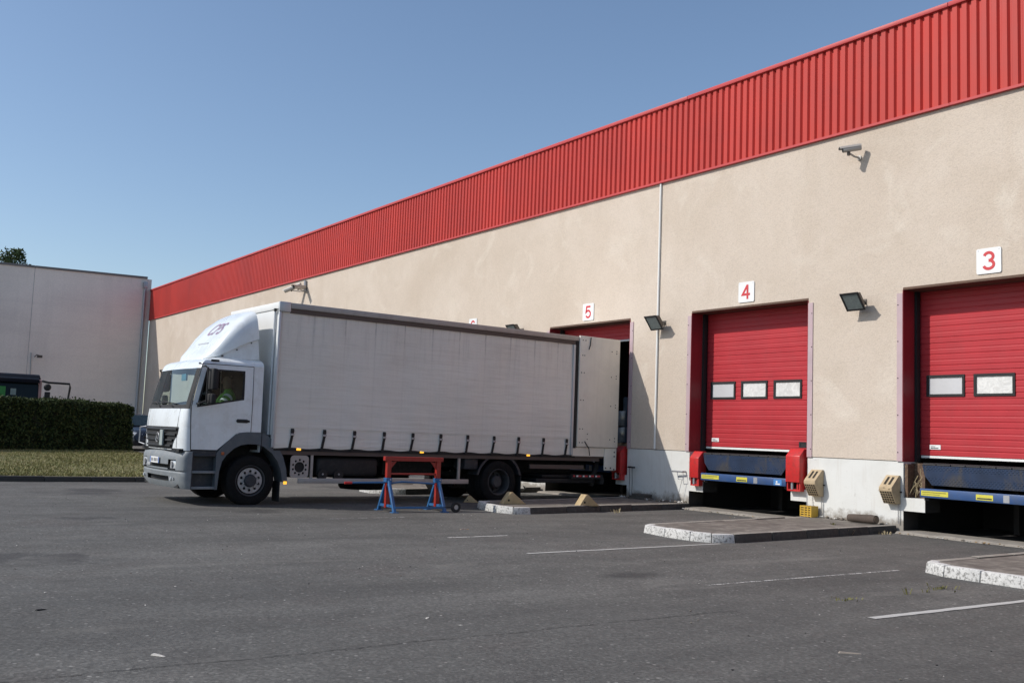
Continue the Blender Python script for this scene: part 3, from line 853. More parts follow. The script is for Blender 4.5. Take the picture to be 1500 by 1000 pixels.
def leveller(k, label, lx, rx, bumps=True):
    a, b = DOORS[k]
    x0, x1 = a+lx, b-rx
    L = empty('dock_leveller', (x0, D, 0)); tag(L, label, 'dock leveller', 'blue dock levellers')
    w = x1-x0
    # hanging lip: sheet with chamfered ends, leaning outwards at the foot
    def P(x, z, t=0): return (x, -.045 - (1.205-z)*.16 + t, z)
    pl = [(.0, 1.205), (w, 1.205), (w, 1.06), (w-.12, .87), (.22, .87), (.07, 1.02)]
    mb = MB(); n = len(pl)
    mb.add([P(*p) for p in pl] + [P(*p, t=.022) for p in pl], [tuple(range(n)), tuple(range(2*n-1, n-1, -1))] + [(i, n+i, n+(i+1) % n, (i+1) % n) for i in range(n)])
    lip = mb.build('lip_plate', TREAD, L, bevel=.004, seg=1)
    mb = MB()
    for i in range(9): mb.cyl((w*i/9+.01, -.03, 1.215), (w*(i+1)/9-.01, -.03, 1.215), .018, 8)
    mb.build('hinge', DARK, L)
    MB().box((.0, -.012, 1.222), (w, 3.0, 1.246)).build('deck', DARK, L)
    MB().box((.0, -.115, .655), (w+.0, -.02, .81)).build('cross_bar', BLUE_BAR, L, bevel=.012)
    mb = MB(); mb.box((.03, -.02, .60), (.12, 2.5, .72)); mb.box((w-.12, -.02, .60), (w-.03, 2.5, .72)); mb.build('side_beam', DARK, L)
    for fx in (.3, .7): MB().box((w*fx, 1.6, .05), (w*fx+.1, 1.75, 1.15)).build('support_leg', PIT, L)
    s1 = MB().box((.03, -.1185, .69), (.53, -.1155, .775)).build('yellow_sticker', YELLOW, L)
    mb = MB(); mb.box((.05, -.120, .742), (.49, -.119, .758)); mb.box((.05, -.120, .712), (.38, -.119, .724)); mb.build('sticker_print', M('print_olive', (.30, .27, .04), .6), s1)
    s2 = MB().box((1.02, -.1185, .685), (1.31, -.1155, .775)).build('yellow_sticker', YELLOW, L)
    mb = MB(); mb.box((1.04, -.120, .70), (1.29, -.119, .722)); mb.build('sticker_print', INK, s2)
    s3 = MB().box((1.48, -.1185, .67), (1.58, -.1155, .79)).build('pale_sticker', GALV, L)
    if k == 4:
        s4 = MB().box((w-.30, -.1185, .67), (w-.10, -.1155, .785)).build('blue_pictogram', M('pictogram_blue', (.08, .27, .62), .5), L)
        mb = MB(); mb.cyl((w-.22, -.1195, .735), (w-.22, -.1205, .735), .022, 10); mb.box((w-.25, -.1205, .68), (w-.14, -.1195, .705)); mb.build('pictogram', WHITE_SIGN, s4)
    return L
leveller(4, 'blue dock leveller with yellow stickers below the number four door', .47, .42)
leveller(3, 'blue dock leveller with rusty empty pocket beside it below the number three door', .40, .42)
leveller(5, 'blue dock leveller behind the parked truck', .47, .42)

# ------------------------------------------------------------------ red bumpers
def bumper(x0, x1, z0, z1, label, dep=.15):
    o = empty('dock_bumper', ((x0+x1)/2, D, z0)); tag(o, label, 'bumper', 'red dock bumpers')
    w = (x1-x0)/2; h = z1-z0
    mb = MB()
    mb.prism([(-dep, .17), (-dep, h-.14), (-.01, h), (.10, h), (.10, .17)], 'x', -w, w)
    mb.build('housing', BUMP_RED, o, bevel=.012)
    mb = MB()
    mb.prism([(-dep+.035, .0), (-dep+.035, .175), (.05, .175), (.05, .0)], 'x', -w+.012, -w+.035)
    mb.prism([(-dep+.035, .0), (-dep+.035, .175), (.05, .175), (.05, .0)], 'x', w-.035, w-.012)
    mb.build('side_plate', BUMP_RED, o)
    MB().box((-w+.036, -dep+.04, .0), (w-.036, .05, .035)).build('foot_plate', BUMP_RED, o)
    MB().cyl((-w*.25, -dep+.055, .03), (-w*.25, -dep+.055, .175), .03, 12).build('buffer_pin', GALV, o, smooth=True)
    MB().cyl((w*.45, -dep+.075, .03), (w*.45, -dep+.075, .175), .025, 12).build('buffer_pin', BUMP_RED, o, smooth=True)
bumper(-15.69, -15.42, .52, 1.262, 'red steel bumper on the conduit side of dock four')
bumper(-13.06, -12.72, .58, 1.40, 'taller scuffed red bumper by the yellow slatted block at dock four')
bumper(-18.30, -17.96, .50, 1.30, 'red bumper behind the truck rear in the shade')

# pocket at dock three where a bumper is missing
pk = empty('bumper_pocket', (-10.37, D+.2, .63)); tag(pk, 'rusty empty bumper pocket stuffed with straw at dock three', 'pocket')
MB().box((-.215, .05, .0), (.19, .10, .60)).build('back_plate', RUST, pk)
mb = MB()
for i in range(26):
    a = Vector((random.uniform(-.16, .16), random.uniform(-.12, .04), random.uniform(.0, .3))); b = a + Vector((random.uniform(-.12, .12), random.uniform(-.05, .05), random.uniform(.05, .28)))
    mb.tube([a, (a+b)/2 + Vector((random.uniform(-.03, .03), 0, .01)), b], random.uniform(.003, .008), 5)
mb.build('straw', STRAW, pk)
mb = MB(); mb.box((-.20, -.16, .0), (-.14, .05, .58)); mb.box((.12, -.14, .0), (.18, .05, .54)); mb.build('side_board', RUST, pk)

# ------------------------------------------------------------------ wedge blocks hung on the wall
def chain(mb, p0, p1, n):
    p0, p1 = Vector(p0), Vector(p1); d = (p1-p0)/n
    for i in range(n):
        a = p0 + d*i; b = a + d*1.15
        off = Vector((.009, 0, 0)) if i % 2 else Vector((0, .009, 0))
        mb.tube([a+off, b+off], .0045, 5); mb.tube([a-off, b-off], .0045, 5)
def hung_wedge(x, z, label, broken=False):
    o = empty('wheel_chock', (x, D+.012, z)); tag(o, label, 'wheel chock', 'wedge chocks hung on the plinth')
    w = .13
    MB().prism([(-.004, .50), (-.05, .50), (-.27, .29), (-.27, .23), (-.13, .0), (-.004, .0)], 'x', -w, w).build('wedge', BRICK, o, bevel=.008)
    for dx in (-.045, .045):           # slots in the top slope
        mb = MB(); mb.add([(dx-.022, -.085, .4666), (dx+.022, -.085, .4666), (dx+.022, -.22, .3377), (dx-.022, -.22, .3377)], [(0, 1, 2, 3)])
        mb.v = [(p[0], p[1]-.004, p[2]+.004) for p in mb.v]
        mb.build('slot', HOLE, o)
    mb = MB()
    for r_ in range(5):                # cores in the under side
        for c_ in range(5):
            cx = -.096 + c_*.048; t = .06 + r_*.185
            y0 = -.27+.14*t; z0 = .23-.23*t; y1 = -.27+.14*(t+.12); z1 = .23-.23*(t+.12)
            n_ = Vector((0, -.23, -.14)).normalized()*.004
            mb.quad(*[(p[0], p[1]+n_.y, p[2]+n_.z) for p in ((cx-.017, y0, z0), (cx+.017, y0, z0), (cx+.017, y1, z1), (cx-.017, y1, z1))])
    mb.build('core_hole', HOLE, o)
    if broken:
        mb = MB()
        for i in range(14):
            c = Vector((random.uniform(-w, w), random.uniform(-.27, -.2), random.uniform(.2, .32))); s_ = random.uniform(.012, .03)
            mb.add([c+Vector((s_,0,0)), c-Vector((s_,0,0)), c+Vector((0,s_,0)), c-Vector((0,s_,0)), c+Vector((0,0,s_)), c-Vector((0,0,s_))], [(0,2,4),(2,1,4),(1,3,4),(3,0,4),(2,0,5),(1,2,5),(3,1,5),(0,3,5)])
        mb.build('broken_edge', BRICK, o)
    MB().box((-w-.03, -.03, .20), (w+.03, -.006, .225)).build('hanger_bar', DARK, o)
    mb = MB(); chain(mb, (w-.02, -.04, .0), (w-.02, -.035, -z+.16), 14)
    mb.build('chain', GALV, o)
hung_wedge(-12.40, .52, 'tan slotted wedge hung beside the taller red bumper')
hung_wedge(-10.76, .50, 'tan wedge with crumbled edge hung near dock three', True)
o = empty('slatted_block', (-12.50, D-.12, .118)); tag(o, 'small yellow slatted block standing at the wall foot', 'block')
mb = MB()
for i in range(5): mb.box((-.13, -.11, .01+i*.043), (.13, .09, .01+i*.043+.024))
mb.build('slat', YCRATE, o, bevel=.004, seg=1)
mb = MB(); mb.box((-.12, -.10, .0), (.12, .08, .20)); mb.build('core', HOLE, o)
mb = MB()
for dx in (-.122, -.03, .05, .122): mb.box((dx-.011, -.114, .004), (dx+.011, .092, .212))
mb.build('rib', YCRATE, o)
mb = MB(); chain(mb, (-.06, 0, .20), (-.08, .03, .50), 10); mb.build('chain', GALV, o)

o = empty('log', (-11.22, D-.26, .118)); tag(o, 'short dark tarred log lying on the island at the wall', 'log')
mb = MB(); mb.tube([(-.30, .02, .075), (-.2, .015, .078), (0, 0, .085), (.2, -.01, .09), (.30, -.02, .09)], [.066, .072, .075, .080, .074], 14); mb.build('trunk_piece', WOOD, o, smooth=True)
mb = MB(); mb.cyl((.30, -.02, .09), (.306, -.0205, .09), .06, 12); mb.build('cut_face', M('cut_wood', (.22, .16, .11), .9), o)

# ------------------------------------------------------------------ rail stubs with pull wires
def stub(x, z, label, loop):
    o = empty('wall_stub', (x, D+.012, z)); tag(o, label, 'wall hook', 'wall hooks with pull wires')
    MB().tube([(-.05, 0, 0), (-.05, -.10, .0), (-.34, -.13, .0)] if loop else [(-.03, 0, .0), (-.03, -.1, .0), (.22, -.12, .0)], .020, 8).build('bar', GALV if loop else DARK, o, smooth=True)
    if loop:
        MB().tube([(-.20, -.12, -.01), (-.16, -.12, -.17), (-.02, -.10, -.17), (-.05, -.09, -.01)], .007, 6).build('stirrup', GALV, o)
        MB().tube([(-.06, -.1, -.17), (-.12, -.11, -.40), (-.20, -.14, -.66)], .0055, 5).build('wire', GALV, o)
    else:
        MB().tube([(.12, -.11, 0), (.13, -.10, -.3), (.12, -.10, -.66)], .006, 5).build('wire', DARK, o)
        MB().tube([(.02, -.10, 0), (.02, -.09, -.3), (.03, -.1, -.66)], .006, 5).build('wire', DARK, o)
stub(-15.90, .80, 'wall hook with stirrup and wire in the sun beside dock four', True)
stub(-17.72, .82, 'wall hook with hanging wires in the truck shadow', False)

# ------------------------------------------------------------------ tan wedges on the islands
def wedge(x, y, z, rz, s_, label):
    o = empty('wheel_wedge', (x, y, z), rz); tag(o, label, 'wheel chock', 'tan wheel chocks')
    MB().prism([(-.20*s_, 0), (.32*s_, 0), (.02*s_, .245*s_), (-.03*s_, .245*s_)], 'x', -.11*s_, .11*s_).build('wedge', TAN, o, bevel=.012)
    MB().box((-.112*s_, -.09*s_, .06*s_), (-.108*s_+.222*s_, -.05*s_, .10*s_)).build('grip_slot', HOLE, o)
wedge(-16.12, 11.26, .118, R(-14), .95, 'tan wooden wedge on the island near the rear wheel')
wedge(-15.50, 12.63, .118, R(-6), .92, 'tan wooden wedge in the middle of the island')
wedge(-18.05, 11.55, .0, R(-30), .62, 'small wedge in the shadow under the truck')

# ------------------------------------------------------------------ trailer trestle
T_BLUE = M('trestle_blue', (.030, .130, .31), .4, var=.18, vs=5, dirt=(.04, .10, .2), dirt_amt=.4)
T_RED = M('trestle_red', (.34, .024, .018), .4, var=.18, vs=5, dirt=(.3, .06, .04), dirt_amt=.5)
tr = empty('support_trestle', (-16.15, 9.09, 0), R(-2)); tag(tr, 'red and blue steel support trestle standing beside the truck', 'trestle')
for sy in (-.51, .51):
    for sx in (-1, 1):
        MB().hexa([(sx*.33-.03, sy-.03, 0), (sx*.33+.03, sy-.03, 0), (sx*.33+.03, sy+.03, 0), (sx*.33-.03, sy+.03, 0),
                   (sx*.035-.03, sy-.03, .57), (sx*.035+.03, sy-.03, .57), (sx*.035+.03, sy+.03, .57), (sx*.035-.03, sy+.03, .57)]).build('leg', T_BLUE, tr, bevel=.006, seg=1)
        MB().box((sx*.33-.06, sy-.06, 0), (sx*.33+.06, sy+.06, .015)).build('foot_plate', T_BLUE, tr)
    MB().box((-.285, sy-.022, .085), (.285, sy+.022, .13)).build('leg_brace', T_BLUE, tr)
    MB().box((-.036, sy-.037, .07), (.036, sy+.037, .53)).build('inner_tube', T_RED, tr)
    MB().box((-.06, sy-.06, .52), (.06, sy+.06, .60)).build('collar', T_BLUE, tr, bevel=.006, seg=1)
    MB().box((-.042, sy-.042, .60), (.042, sy+.042, .985)).build('post', T_RED, tr, bevel=.006, seg=1)
    MB().cyl((.08, sy+.02, .57), (.04, sy+.02, .57), .012, 8).build('lock_pin', GALV, tr)
    g = -1 if sy > 0 else 1
    MB().prism([(sy+g*.042, .88), (sy+g*.16, .90), (sy+g*.042, .76), ], 'x', -.012, .012).build('gusset', T_RED, tr)
MB().box((-.045, -.60, .905), (.045, .60, .985)).build('top_beam', T_RED, tr, bevel=.006, seg=1)
MB().box((-.018, -.465, .66), (.018, .465, .69)).build('middle_bar', T_RED, tr)
MB().box((.02, -.10, .615), (.03, .22, .645)).build('type_plate', CAM_BODY, tr)
MB().tube([(-.02, -1.20, .505), (-.02, -.55, .515)], .017, 8).build('jack_handle', T_BLUE, tr)
MB().tube([(-.02, -1.34, .503), (-.02, -1.20, .505)], .022, 8).build('handle_grip', BUMP_RED, tr)
MB().tube([(.0, -.45, .50), (.0, -.22, .53), (.0, .45, .50)], .016, 8).build('tie_bar', T_BLUE, tr)
MB().box((.29, -.50, .07), (.33, .50, .105)).build('bottom_bar', T_BLUE, tr)
w_ = MB().lathe([(-.025, .045), (-.028, .085), (-.02, .095), (.02, .095), (.028, .085), (.025, .045)], 'x', 20, (.36, .72, .095), closed=True).build('wheel', BLACK, tr, smooth=True)
MB().lathe([(-.02, .0), (-.02, .046), (.02, .046), (.02, .0)], 'x', 16, (.36, .72, .095)).build('hub', GALV, w_)
MB().cyl((.36, .72, .095), (.30, .50, .09), .012, 6).build('axle', DARK, tr)

# ------------------------------------------------------------------ pit strips, rubble, weeds
for k in (3, 4, 5, 6):
    a, b = DOORS[k]; mb = MB(); n = 14
    for i in range(n+1):
        x = a+.02+(b-a-.04)*i/n; e = random.uniform(-.035, .035)
        mb.v += [(x, D-.30+e, .004), (x, D-.24+e, .045+random.uniform(-.01, .012)), (x, D+.35, .05)]
    for i in range(n):
        j = 3*i; mb.f += [(j, j+3, j+4, j+1), (j+1, j+4, j+5, j+2)]; mb.m += [0, 0]
    tag(mb.build('concrete_sill', CONC), 'broken concrete strip along the foot of the pit at dock %s' % WORDS[k], kind='structure')

def chips(name, spots, n, mats, size, label, flat=.6):
    mb = MB(); k = len(mats)
    for (x0, x1, y0, y1, z) in spots:
        for i in range(n):
            mb.cur = random.randrange(k)
            c = Vector((random.uniform(x0, x1), random.uniform(y0, y1), z)); s_ = random.uniform(*size)
            t = random.uniform(0, 6.28)
            ax = Vector((math.cos(t), math.sin(t), random.uniform(-.2, .2)))*s_; ay = Vector((-math.sin(t), math.cos(t), random.uniform(-.2, .2)))*s_*random.uniform(.4, .9)
            az = Vector((0, 0, s_*flat)); c = c + az*.6
            mb.add([c+ax, c-ax, c+ay, c-ay, c+az, c-az], [(0,2,4),(2,1,4),(1,3,4),(3,0,4),(2,0,5),(1,2,5),(3,1,5),(0,3,5)])
    return tag(mb.build(name, mats), label, name.replace('_', ' '), kind='stuff')
chips('rubble', [(-12.4, -10.75, D-.10, D, .12), (-16.6, -15.9, D-.22, D, .12), (-17.75, -16.4, D-.35, D-.03, .12)], 60, [RUBBLE, RUBBLE, PALE], (.012, .055), 'loose stone rubble along the wall foot')
chips('rubble', [(-15.8, -12.8, D-.42, D-.15, .02), (-10.5, -7.5, D-.45, D-.15, .02), (-7.3, -5.5, D-.6, D-.1, .12)], 70, [RUBBLE, PALE, LEAF_DRY], (.008, .032), 'small stones and dry leaves along the pit edges', .4)
chips('rubble', [(-20.8, -20.3, 13.0, 14.6, .12)], 90, [PALE, RUBBLE], (.03, .13), 'heap of pale broken concrete on the far island')
chips('grit', [(-14, -2, 2, 13, .003), (-22, -8, 0, 9, .003)], 160, [PALE, RUBBLE, BLACK], (.004, .014), 'scattered grit on the tarmac', .4)
chips('litter', [(-16.5, -16.2, 9.3, 9.6, .0), (-15.4, -15.1, 9.6, 9.8, 0), (-12.97, -12.9, 8.1, 8.3, 0), (-7.0, -6.0, 3.5, 4.2, 0), (-14.5, -13.5, 14.9, 15.3, 0)], 3, [PALE, LEAF_DRY], (.012, .028), 'bits of paper and leaf litter on the tarmac', .25)
o = empty('slab_stack', (-17.15, D-.22, .118)); tag(o, 'flat broken slabs stacked at the wall foot in the shade', 'slabs')
for i, (dx, w, h) in enumerate(((0, .30, .07), (.05, .24, .05))):
    MB().hexa([(dx-w, -.12, i*.072), (dx+w, -.15, i*.072), (dx+w*.9, .12, i*.072), (dx-w, .13, i*.072), (dx-w*.95, -.11, i*.072+h), (dx+w*.93, -.14, i*.072+h), (dx+w*.85, .12, i*.072+h), (dx-w, .12, i*.072+h)]).build('slab', KERB_D, o, bevel=.01)

def tuft(x, y, n, h, spread, mat_, label, z=0):
    mb = MB()
    for i in range(n):
        a = random.uniform(0, 6.28); r0 = random.uniform(0, spread); l = h*random.uniform(.5, 1)
        b = Vector((r0*math.cos(a), r0*math.sin(a), 0)); d = Vector((math.cos(a), math.sin(a), 0))
        s_ = Vector((-d.y, d.x, 0))*random.uniform(.004, .010); t = b + d*l*random.uniform(.3, .9) + Vector((0, 0, l))
        m_ = (b+t)/2 + Vector((0, 0, l*.22))
        mb.add([b-s_, b+s_, m_+s_, m_-s_, t], [(0, 1, 2, 3), (3, 2, 4)])
    o = mb.build('weed', mat_, None, (x, y, z)); tag(o, label, 'weed', 'weeds growing in tarmac cracks')
tuft(-6.16, 9.92, 26, .045, .24, WEED, 'broadest green weed patch in front of the white kerb')
tuft(-6.07, 9.17, 8, .08, .04, WEED, 'single upright weed in the crack')
tuft(-6.08, 9.5, 5, .05, .05, WEED, 'tiny weed between two bigger ones in the crack')
tuft(-6.09, 8.22, 26, .03, .16, M('weed_dry', (.20, .19, .07), .9, var=.4), 'flat yellowish weed patch in the crack')
tuft(-10.62, 14.3, 14, .13, .10, STRAW, 'dry stalks at the kerb by dock three')
tuft(-15.15, 13.2, 18, .10, .12, STRAW, 'dry stalks at the kerb below the middle wedge')
tuft(-15.3, 11.45, 14, .07, .08, WEED, 'green weed at the painted kerb end beside the truck')
tuft(-11.1, 14.6, 10, .05, .05, WEED, 'small green weed on the island near the log', .118)
tuft(-10.5, 15.2, 14, .07, .12, STRAW, 'dry twigs lying at the corner of dock three')

for (x, y, rz, L_, col_, lab) in ((-4.5, 6.11, .9, .16, (.34, .29, .24), 'pale flat splinter lying on the tarmac in the foreground'), (-8.25, 1.51, 1.9, .09, (.02, .02, .02), 'small black scrap lying on the tarmac near the picture edge'), (-6.39, 1.86, .6, .10, (.6, .57, .52), 'thin pale sliver lying on the tarmac in the foreground'), (-12.93, 8.21, 1.7, .17, (.42, .33, .27), 'pinkish stick lying on the tarmac before the short bay line')):
    mb = MB(); mb.hexa([(-L_/2, -.014, 0), (L_/2, -.008, 0), (L_/2, .008, 0), (-L_/2, .012, 0), (-L_/2+.01, -.010, .010), (L_/2-.02, -.005, .006), (L_/2-.02, .005, .006), (-L_/2+.01, .008, .011)])
    tag(mb.build('wood_splinter', M('splinter', col_, .9), None, (x, y, .001), (0, 0, rz)), lab, 'splinter', 'splinters lying on the tarmac')
# ------------------------------------------------------------------ the truck (local x outwards to the near side, y rearwards)
def glass_mat(name, tint, refl=.9, ior=1.6):
    m, nt, b = nodes(name)
    tr = N(nt, 'ShaderNodeBsdfTransparent'); tr.inputs[0].default_value = (*tint, 1)
    gl = N(nt, 'ShaderNodeBsdfGlossy'); gl.inputs['Roughness'].default_value = .02; gl.inputs[0].default_value = (refl, refl, refl, 1)
    fr = N(nt, 'ShaderNodeFresnel'); fr.inputs[0].default_value = ior
    mx = N(nt, 'ShaderNodeMixShader')
    nt.links.new(fr.outputs[0], mx.inputs[0]); nt.links.new(tr.outputs[0], mx.inputs[1]); nt.links.new(gl.outputs[0], mx.inputs[2])
    nt.links.new(mx.outputs[0], nt.nodes['Material Output'].inputs[0])
    return m
GLASS = glass_mat('tinted_glass', (.70, .82, .80))
GLASS_D = glass_mat('side_glass', (.62, .70, .69), .8, 1.33)
CAB_W = M('cab_white', (.76, .80, .82), .28, var=.06, vs=1.5, dirt=(.50, .49, .46), dirt_amt=.4, streak=.18, coat=.2)
CAB_G = M('bumper_grey', (.20, .22, .235), .55, var=.15, vs=3, dirt=(.32, .31, .29), dirt_amt=.35)
STEP_B = M('step_plastic', (.028, .034, .044), .55, var=.25, vs=4, dirt=(.10, .095, .09), dirt_amt=.4)
TYRE = M('tyre_rubber', (.0085, .0085, .009), .9, spec=.25, var=.3, vs=5, dirt=(.022, .020, .018), dirt_amt=.5, bmp=.15)
RIM = M('rim_silver', (.42, .43, .45), .45, metal=.5, var=.2, vs=6, dirt=(.14, .12, .10), dirt_amt=.6)
RIM_D = M('rim_dusty', (.075, .075, .078), .7, metal=.2, var=.3, vs=6)
ALU = M('weathered_alu', (.43, .395, .37), .5, metal=.15, var=.15, vs=2, dirt=(.28, .24, .21), dirt_amt=.5)
ALU_L = M('post_alu', (.54, .56, .58), .4, metal=.3, var=.12, vs=2)
RAIL_BR = M('rail_brown', (.115, .085, .072), .7, var=.2, vs=2)
AMBER = M('amber_lens', (.85, .36, .02), .2, var=.1)
nt_ = AMBER.node_tree; nt_.nodes['Principled BSDF'].inputs['Emission Color'].default_value = (1, .5, .05, 1); nt_.nodes['Principled BSDF'].inputs['Emission Strength'].default_value = 1.2
LENS = M('lamp_lens', (.70, .72, .74), .12, var=.25, vs=18, metal=.3)
BULK_W = M('bulkhead_white', (.78, .78, .76), .45, var=.06, vs=1.5)
PANEL = M('rear_door_panel', (.85, .78, .67), .5, var=.12, vs=1.6, streak=.35, dirt=(.66, .59, .50), dirt_amt=.3)
SEAT = M('seat_cloth', (.035, .037, .042), .9, var=.3)
DASH = M('dash_grey', (.10, .105, .11), .7, var=.2)
LETTER = M('deflector_lettering', (.34, .22, .31), .4, var=.1)

def curtain_mat():
    m, nt, b = nodes('curtain_tarpaulin')
    v = coords(nt, 'Object')
    sep = N(nt, 'ShaderNodeSeparateXYZ'); nt.links.new(v, sep.inputs[0])
    big = noise(nt, coords(nt, 'Object', (1, .45, .7)), .9, 5, .6, .4)
    c = mix(nt, ramp(nt, big, [(.35, 0), (.68, 1)]), (.72, .685, .62), (.80, .765, .70))
    # drip marks from the runners, one under each pole
    w = N(nt, 'ShaderNodeTexWave'); w.bands_direction = 'Y'; w.inputs['Scale'].default_value = 0.757/1.0*.62; w.inputs['Distortion'].default_value = .15
    drip = noise(nt, coords(nt, 'Object', (1, 7, .5)), 1.5, 6, .7)
    topm = ramp(nt, sep.outputs['Z'], [(.0, 0), (1.0, 1)])
    zt = N(nt, 'ShaderNodeMapRange'); zt.inputs['From Min'].default_value = 2.2; zt.inputs['From Max'].default_value = 3.6; nt.links.new(sep.outputs['Z'], zt.inputs['Value'])
    d = mth(nt, 'MULTIPLY', ramp(nt, drip, [(.50, 0), (.72, 1)]), zt.outputs[0])
    c = mix(nt, mth(nt, 'MULTIPLY', d, .4), c, (.40, .37, .34))
    fr_ = mth(nt, 'FRACT', mth(nt, 'ADD', mth(nt, 'MULTIPLY', sep.outputs['Y'], 1/.667), .5-2.06/.667+.5))
    pole = ramp(nt, mth(nt, 'ABSOLUTE', mth(nt, 'SUBTRACT', fr_, .5)), [(.0, 1), (.035, 0)])
    zp = N(nt, 'ShaderNodeMapRange'); zp.inputs['From Min'].default_value = 2.5; zp.inputs['From Max'].default_value = 3.6; nt.links.new(sep.outputs['Z'], zp.inputs['Value'])
    pd = mth(nt, 'MULTIPLY', mth(nt, 'MULTIPLY', pole, mth(nt, 'POWER', zp.outputs[0], 2.0)), ramp(nt, noise(nt, coords(nt, 'Object', (1, 3, 1.5)), 2.5, 5, .7), [(.35, 0), (.6, 1)]))
    c = mix(nt, mth(nt, 'MULTIPLY', pd, .75), c, (.17, .155, .145))
    c = mix(nt, mth(nt, 'MULTIPLY', pole, .10), c, (.45, .42, .39))
    scuff = noise(nt, coords(nt, 'Object', (1, .5, 6)), 1.6, 6, .7)
    c = mix(nt, mth(nt, 'MULTIPLY', ramp(nt, scuff, [(.52, 0), (.74, 1)]), .28), c, (.50, .465, .42))
    c = mix(nt, mth(nt, 'MULTIPLY', ramp(nt, noise(nt, v, 2.6, 6, .7, .8), [(.58, 0), (.72, 1)]), .25), c, (.84, .80, .74))
    nt.links.new(c, b.inputs['Base Color'])
    b.inputs['Roughness'].default_value = .5; b.inputs['Specular IOR Level'].default_value = .35
    h = mth(nt, 'ADD', noise(nt, coords(nt, 'Object', (1, .35, 5)), 2.2, 5, .6), mth(nt, 'MULTIPLY', noise(nt, coords(nt, 'Object', (1, 2, .4)), 2.0, 4, .6), .8))
    bump(nt, b, h, .35, .05)
    return m
CURTAIN = curtain_mat()

tk = empty('box_truck', (-17.718, 5.3, 0), R(1.31))
tag(tk, 'white cab curtain sided truck backed into the open dock', 'truck')
VC, BW = -1.22, 2.5
def lerp(x, tab):
    for (a, b), (c, d) in zip(tab, tab[1:]):
        if x <= c: return b + (d-b)*max(0, (x-a))/(c-a)
    return tab[-1][1]
def seam(z): return lerp(z, [(.95, .185), (1.0, .18), (1.70, .14), (2.0, .19), (2.53, .315)])
def ufr(z): return lerp(z, [(.95, -.03), (1.37, -.035), (1.62, -.015), (1.70, .005), (1.77, .035), (2.44, .205), (2.53, .245)])
def hwid(z): return lerp(z, [(.9, 1.16), (1.8, 1.16), (2.53, 1.125)])
NA, NF = 7, 11
def cabloop(z, uf=None, hw=None, sm_=None):
    uf = ufr(z) if uf is None else uf; hw = hwid(z) if hw is None else hw; sm_ = seam(z) if sm_ is None else sm_
    rl = .27; cu_ = .05
    L = [(VC+hw, sm_)]
    u1 = uf + cu_
    rb = max(sm_ - .008 - u1, .02)
    for i in range(NA):
        t = math.pi/2*i/(NA-1)
        L.append((VC+hw-rl+rl*math.cos(t), u1+rb*(1-math.sin(t))))
    for i in range(1, NF):
        x = (VC+hw-rl) + (-2*(hw-rl))*i/(2*NF-2) if False else None
    n = NF
    F = []
    for i in range(1, n+1):
        s_ = 1 - i/(n)          # 1 -> 0 : from the corner to the centre
        F.append((VC+(hw-rl)*s_, u1 - cu_*(1-s_*s_)))
    half = L + F
    return half + [(2*VC-p[0], p[1]) for p in reversed(half[:-1])]
ZR = [.96, 1.12, 1.28, 1.45, 1.60, 1.70, 1.775, 1.95, 2.15, 2.32, 2.44, 2.53]
loops = [cabloop(z) for z in ZR]
NP = len(loops[0]); G0 = 5                      # glass starts at this index of the loop
shell, blackb, screen = MB(), MB(), MB()
for r_ in range(len(ZR)-1):
    for i in range(NP-1):
        q = [(*loops[r_][i], ZR[r_]), (*loops[r_][i+1], ZR[r_]), (*loops[r_+1][i+1], ZR[r_+1]), (*loops[r_+1][i], ZR[r_+1])]
        ing = G0 <= i < NP-1-G0; inb = (1 <= i < NP-2)
        if 6 <= r_ <= 9 and ing: screen.quad(*q)
        elif (6 <= r_ <= 9 and inb) or (r_ == 5 and inb): blackb.quad(*q)
        else: shell.quad(*q)
def fulloop(z, uf, hw): return [(VC+hw, 1.47)] + cabloop(z, uf, hw, max(uf+.07, seam(2.53))) + [(VC-hw, 1.47)]
RL = [(2.53, .245, 1.125), (2.575, .285, 1.105), (2.615, .36, 1.06), (2.65, .50, .98), (2.675, .72, .85)]
rl_ = [[(*p, z) for p in fulloop(z, uf, hw)] for z, uf, hw in RL]
for a, b in zip(rl_, rl_[1:]):
    for i in range(len(a)-1): shell.quad(a[i], a[i+1], b[i+1], b[i])
shell.quad(*rl_[-1])
for s_ in (1, -1):
    x0 = VC+s_*hwid(1.4); x1 = VC+s_*1.125
    shell.quad((x0, 1.278, 1.30), (x0, 1.47, 1.30), (x1, 1.47, 2.53), (x1, 1.278, 2.53))
shell.quad((VC+1.16, 1.47, .96), (VC-1.16, 1.47, .96), (VC-1.125, 1.47, 2.53), (VC+1.125, 1.47, 2.53))
for a, b in zip(rl_, rl_[1:]): shell.quad(a[0], b[0], b[-1], a[-1])
cab = shell.build('cab', CAB_W, tk, smooth=True, weld=True, ang=32)
blackb.build('screen_surround', BLACK, cab, smooth=True, weld=True)
screen.build('windscreen', GLASS, cab, smooth=True, weld=True)
MB().box((VC-1.1, .0, .93), (VC+1.1, .66, .99)).build('cab_floor', BLACK, cab)
MB().box((VC-1.1, .66, 1.295), (VC+1.1, 1.46, 1.32)).build('cab_floor', BLACK, cab)
mb = MB(); mb.prism([(.10, 1.0), (.10, 1.68), (.22, 1.74), (.46, 1.70), (.55, 1.55), (.52, 1.0)], 'x', VC-1.06, VC+1.06); mb.build('dashboard', DASH, cab, bevel=.02)
mb = MB(); mb.add([(.24*math.cos(t)+VC+.58, .70+.10*math.sin(t), 1.72+.21*math.sin(t)) for t in [2*math.pi*i/20 for i in range(20)]], [])
st = [(.22*math.cos(2*math.pi*i/20)+VC+.58, .68-.10*math.sin(2*math.pi*i/20), 1.64+.18*math.sin(2*math.pi*i/20)) for i in range(21)]
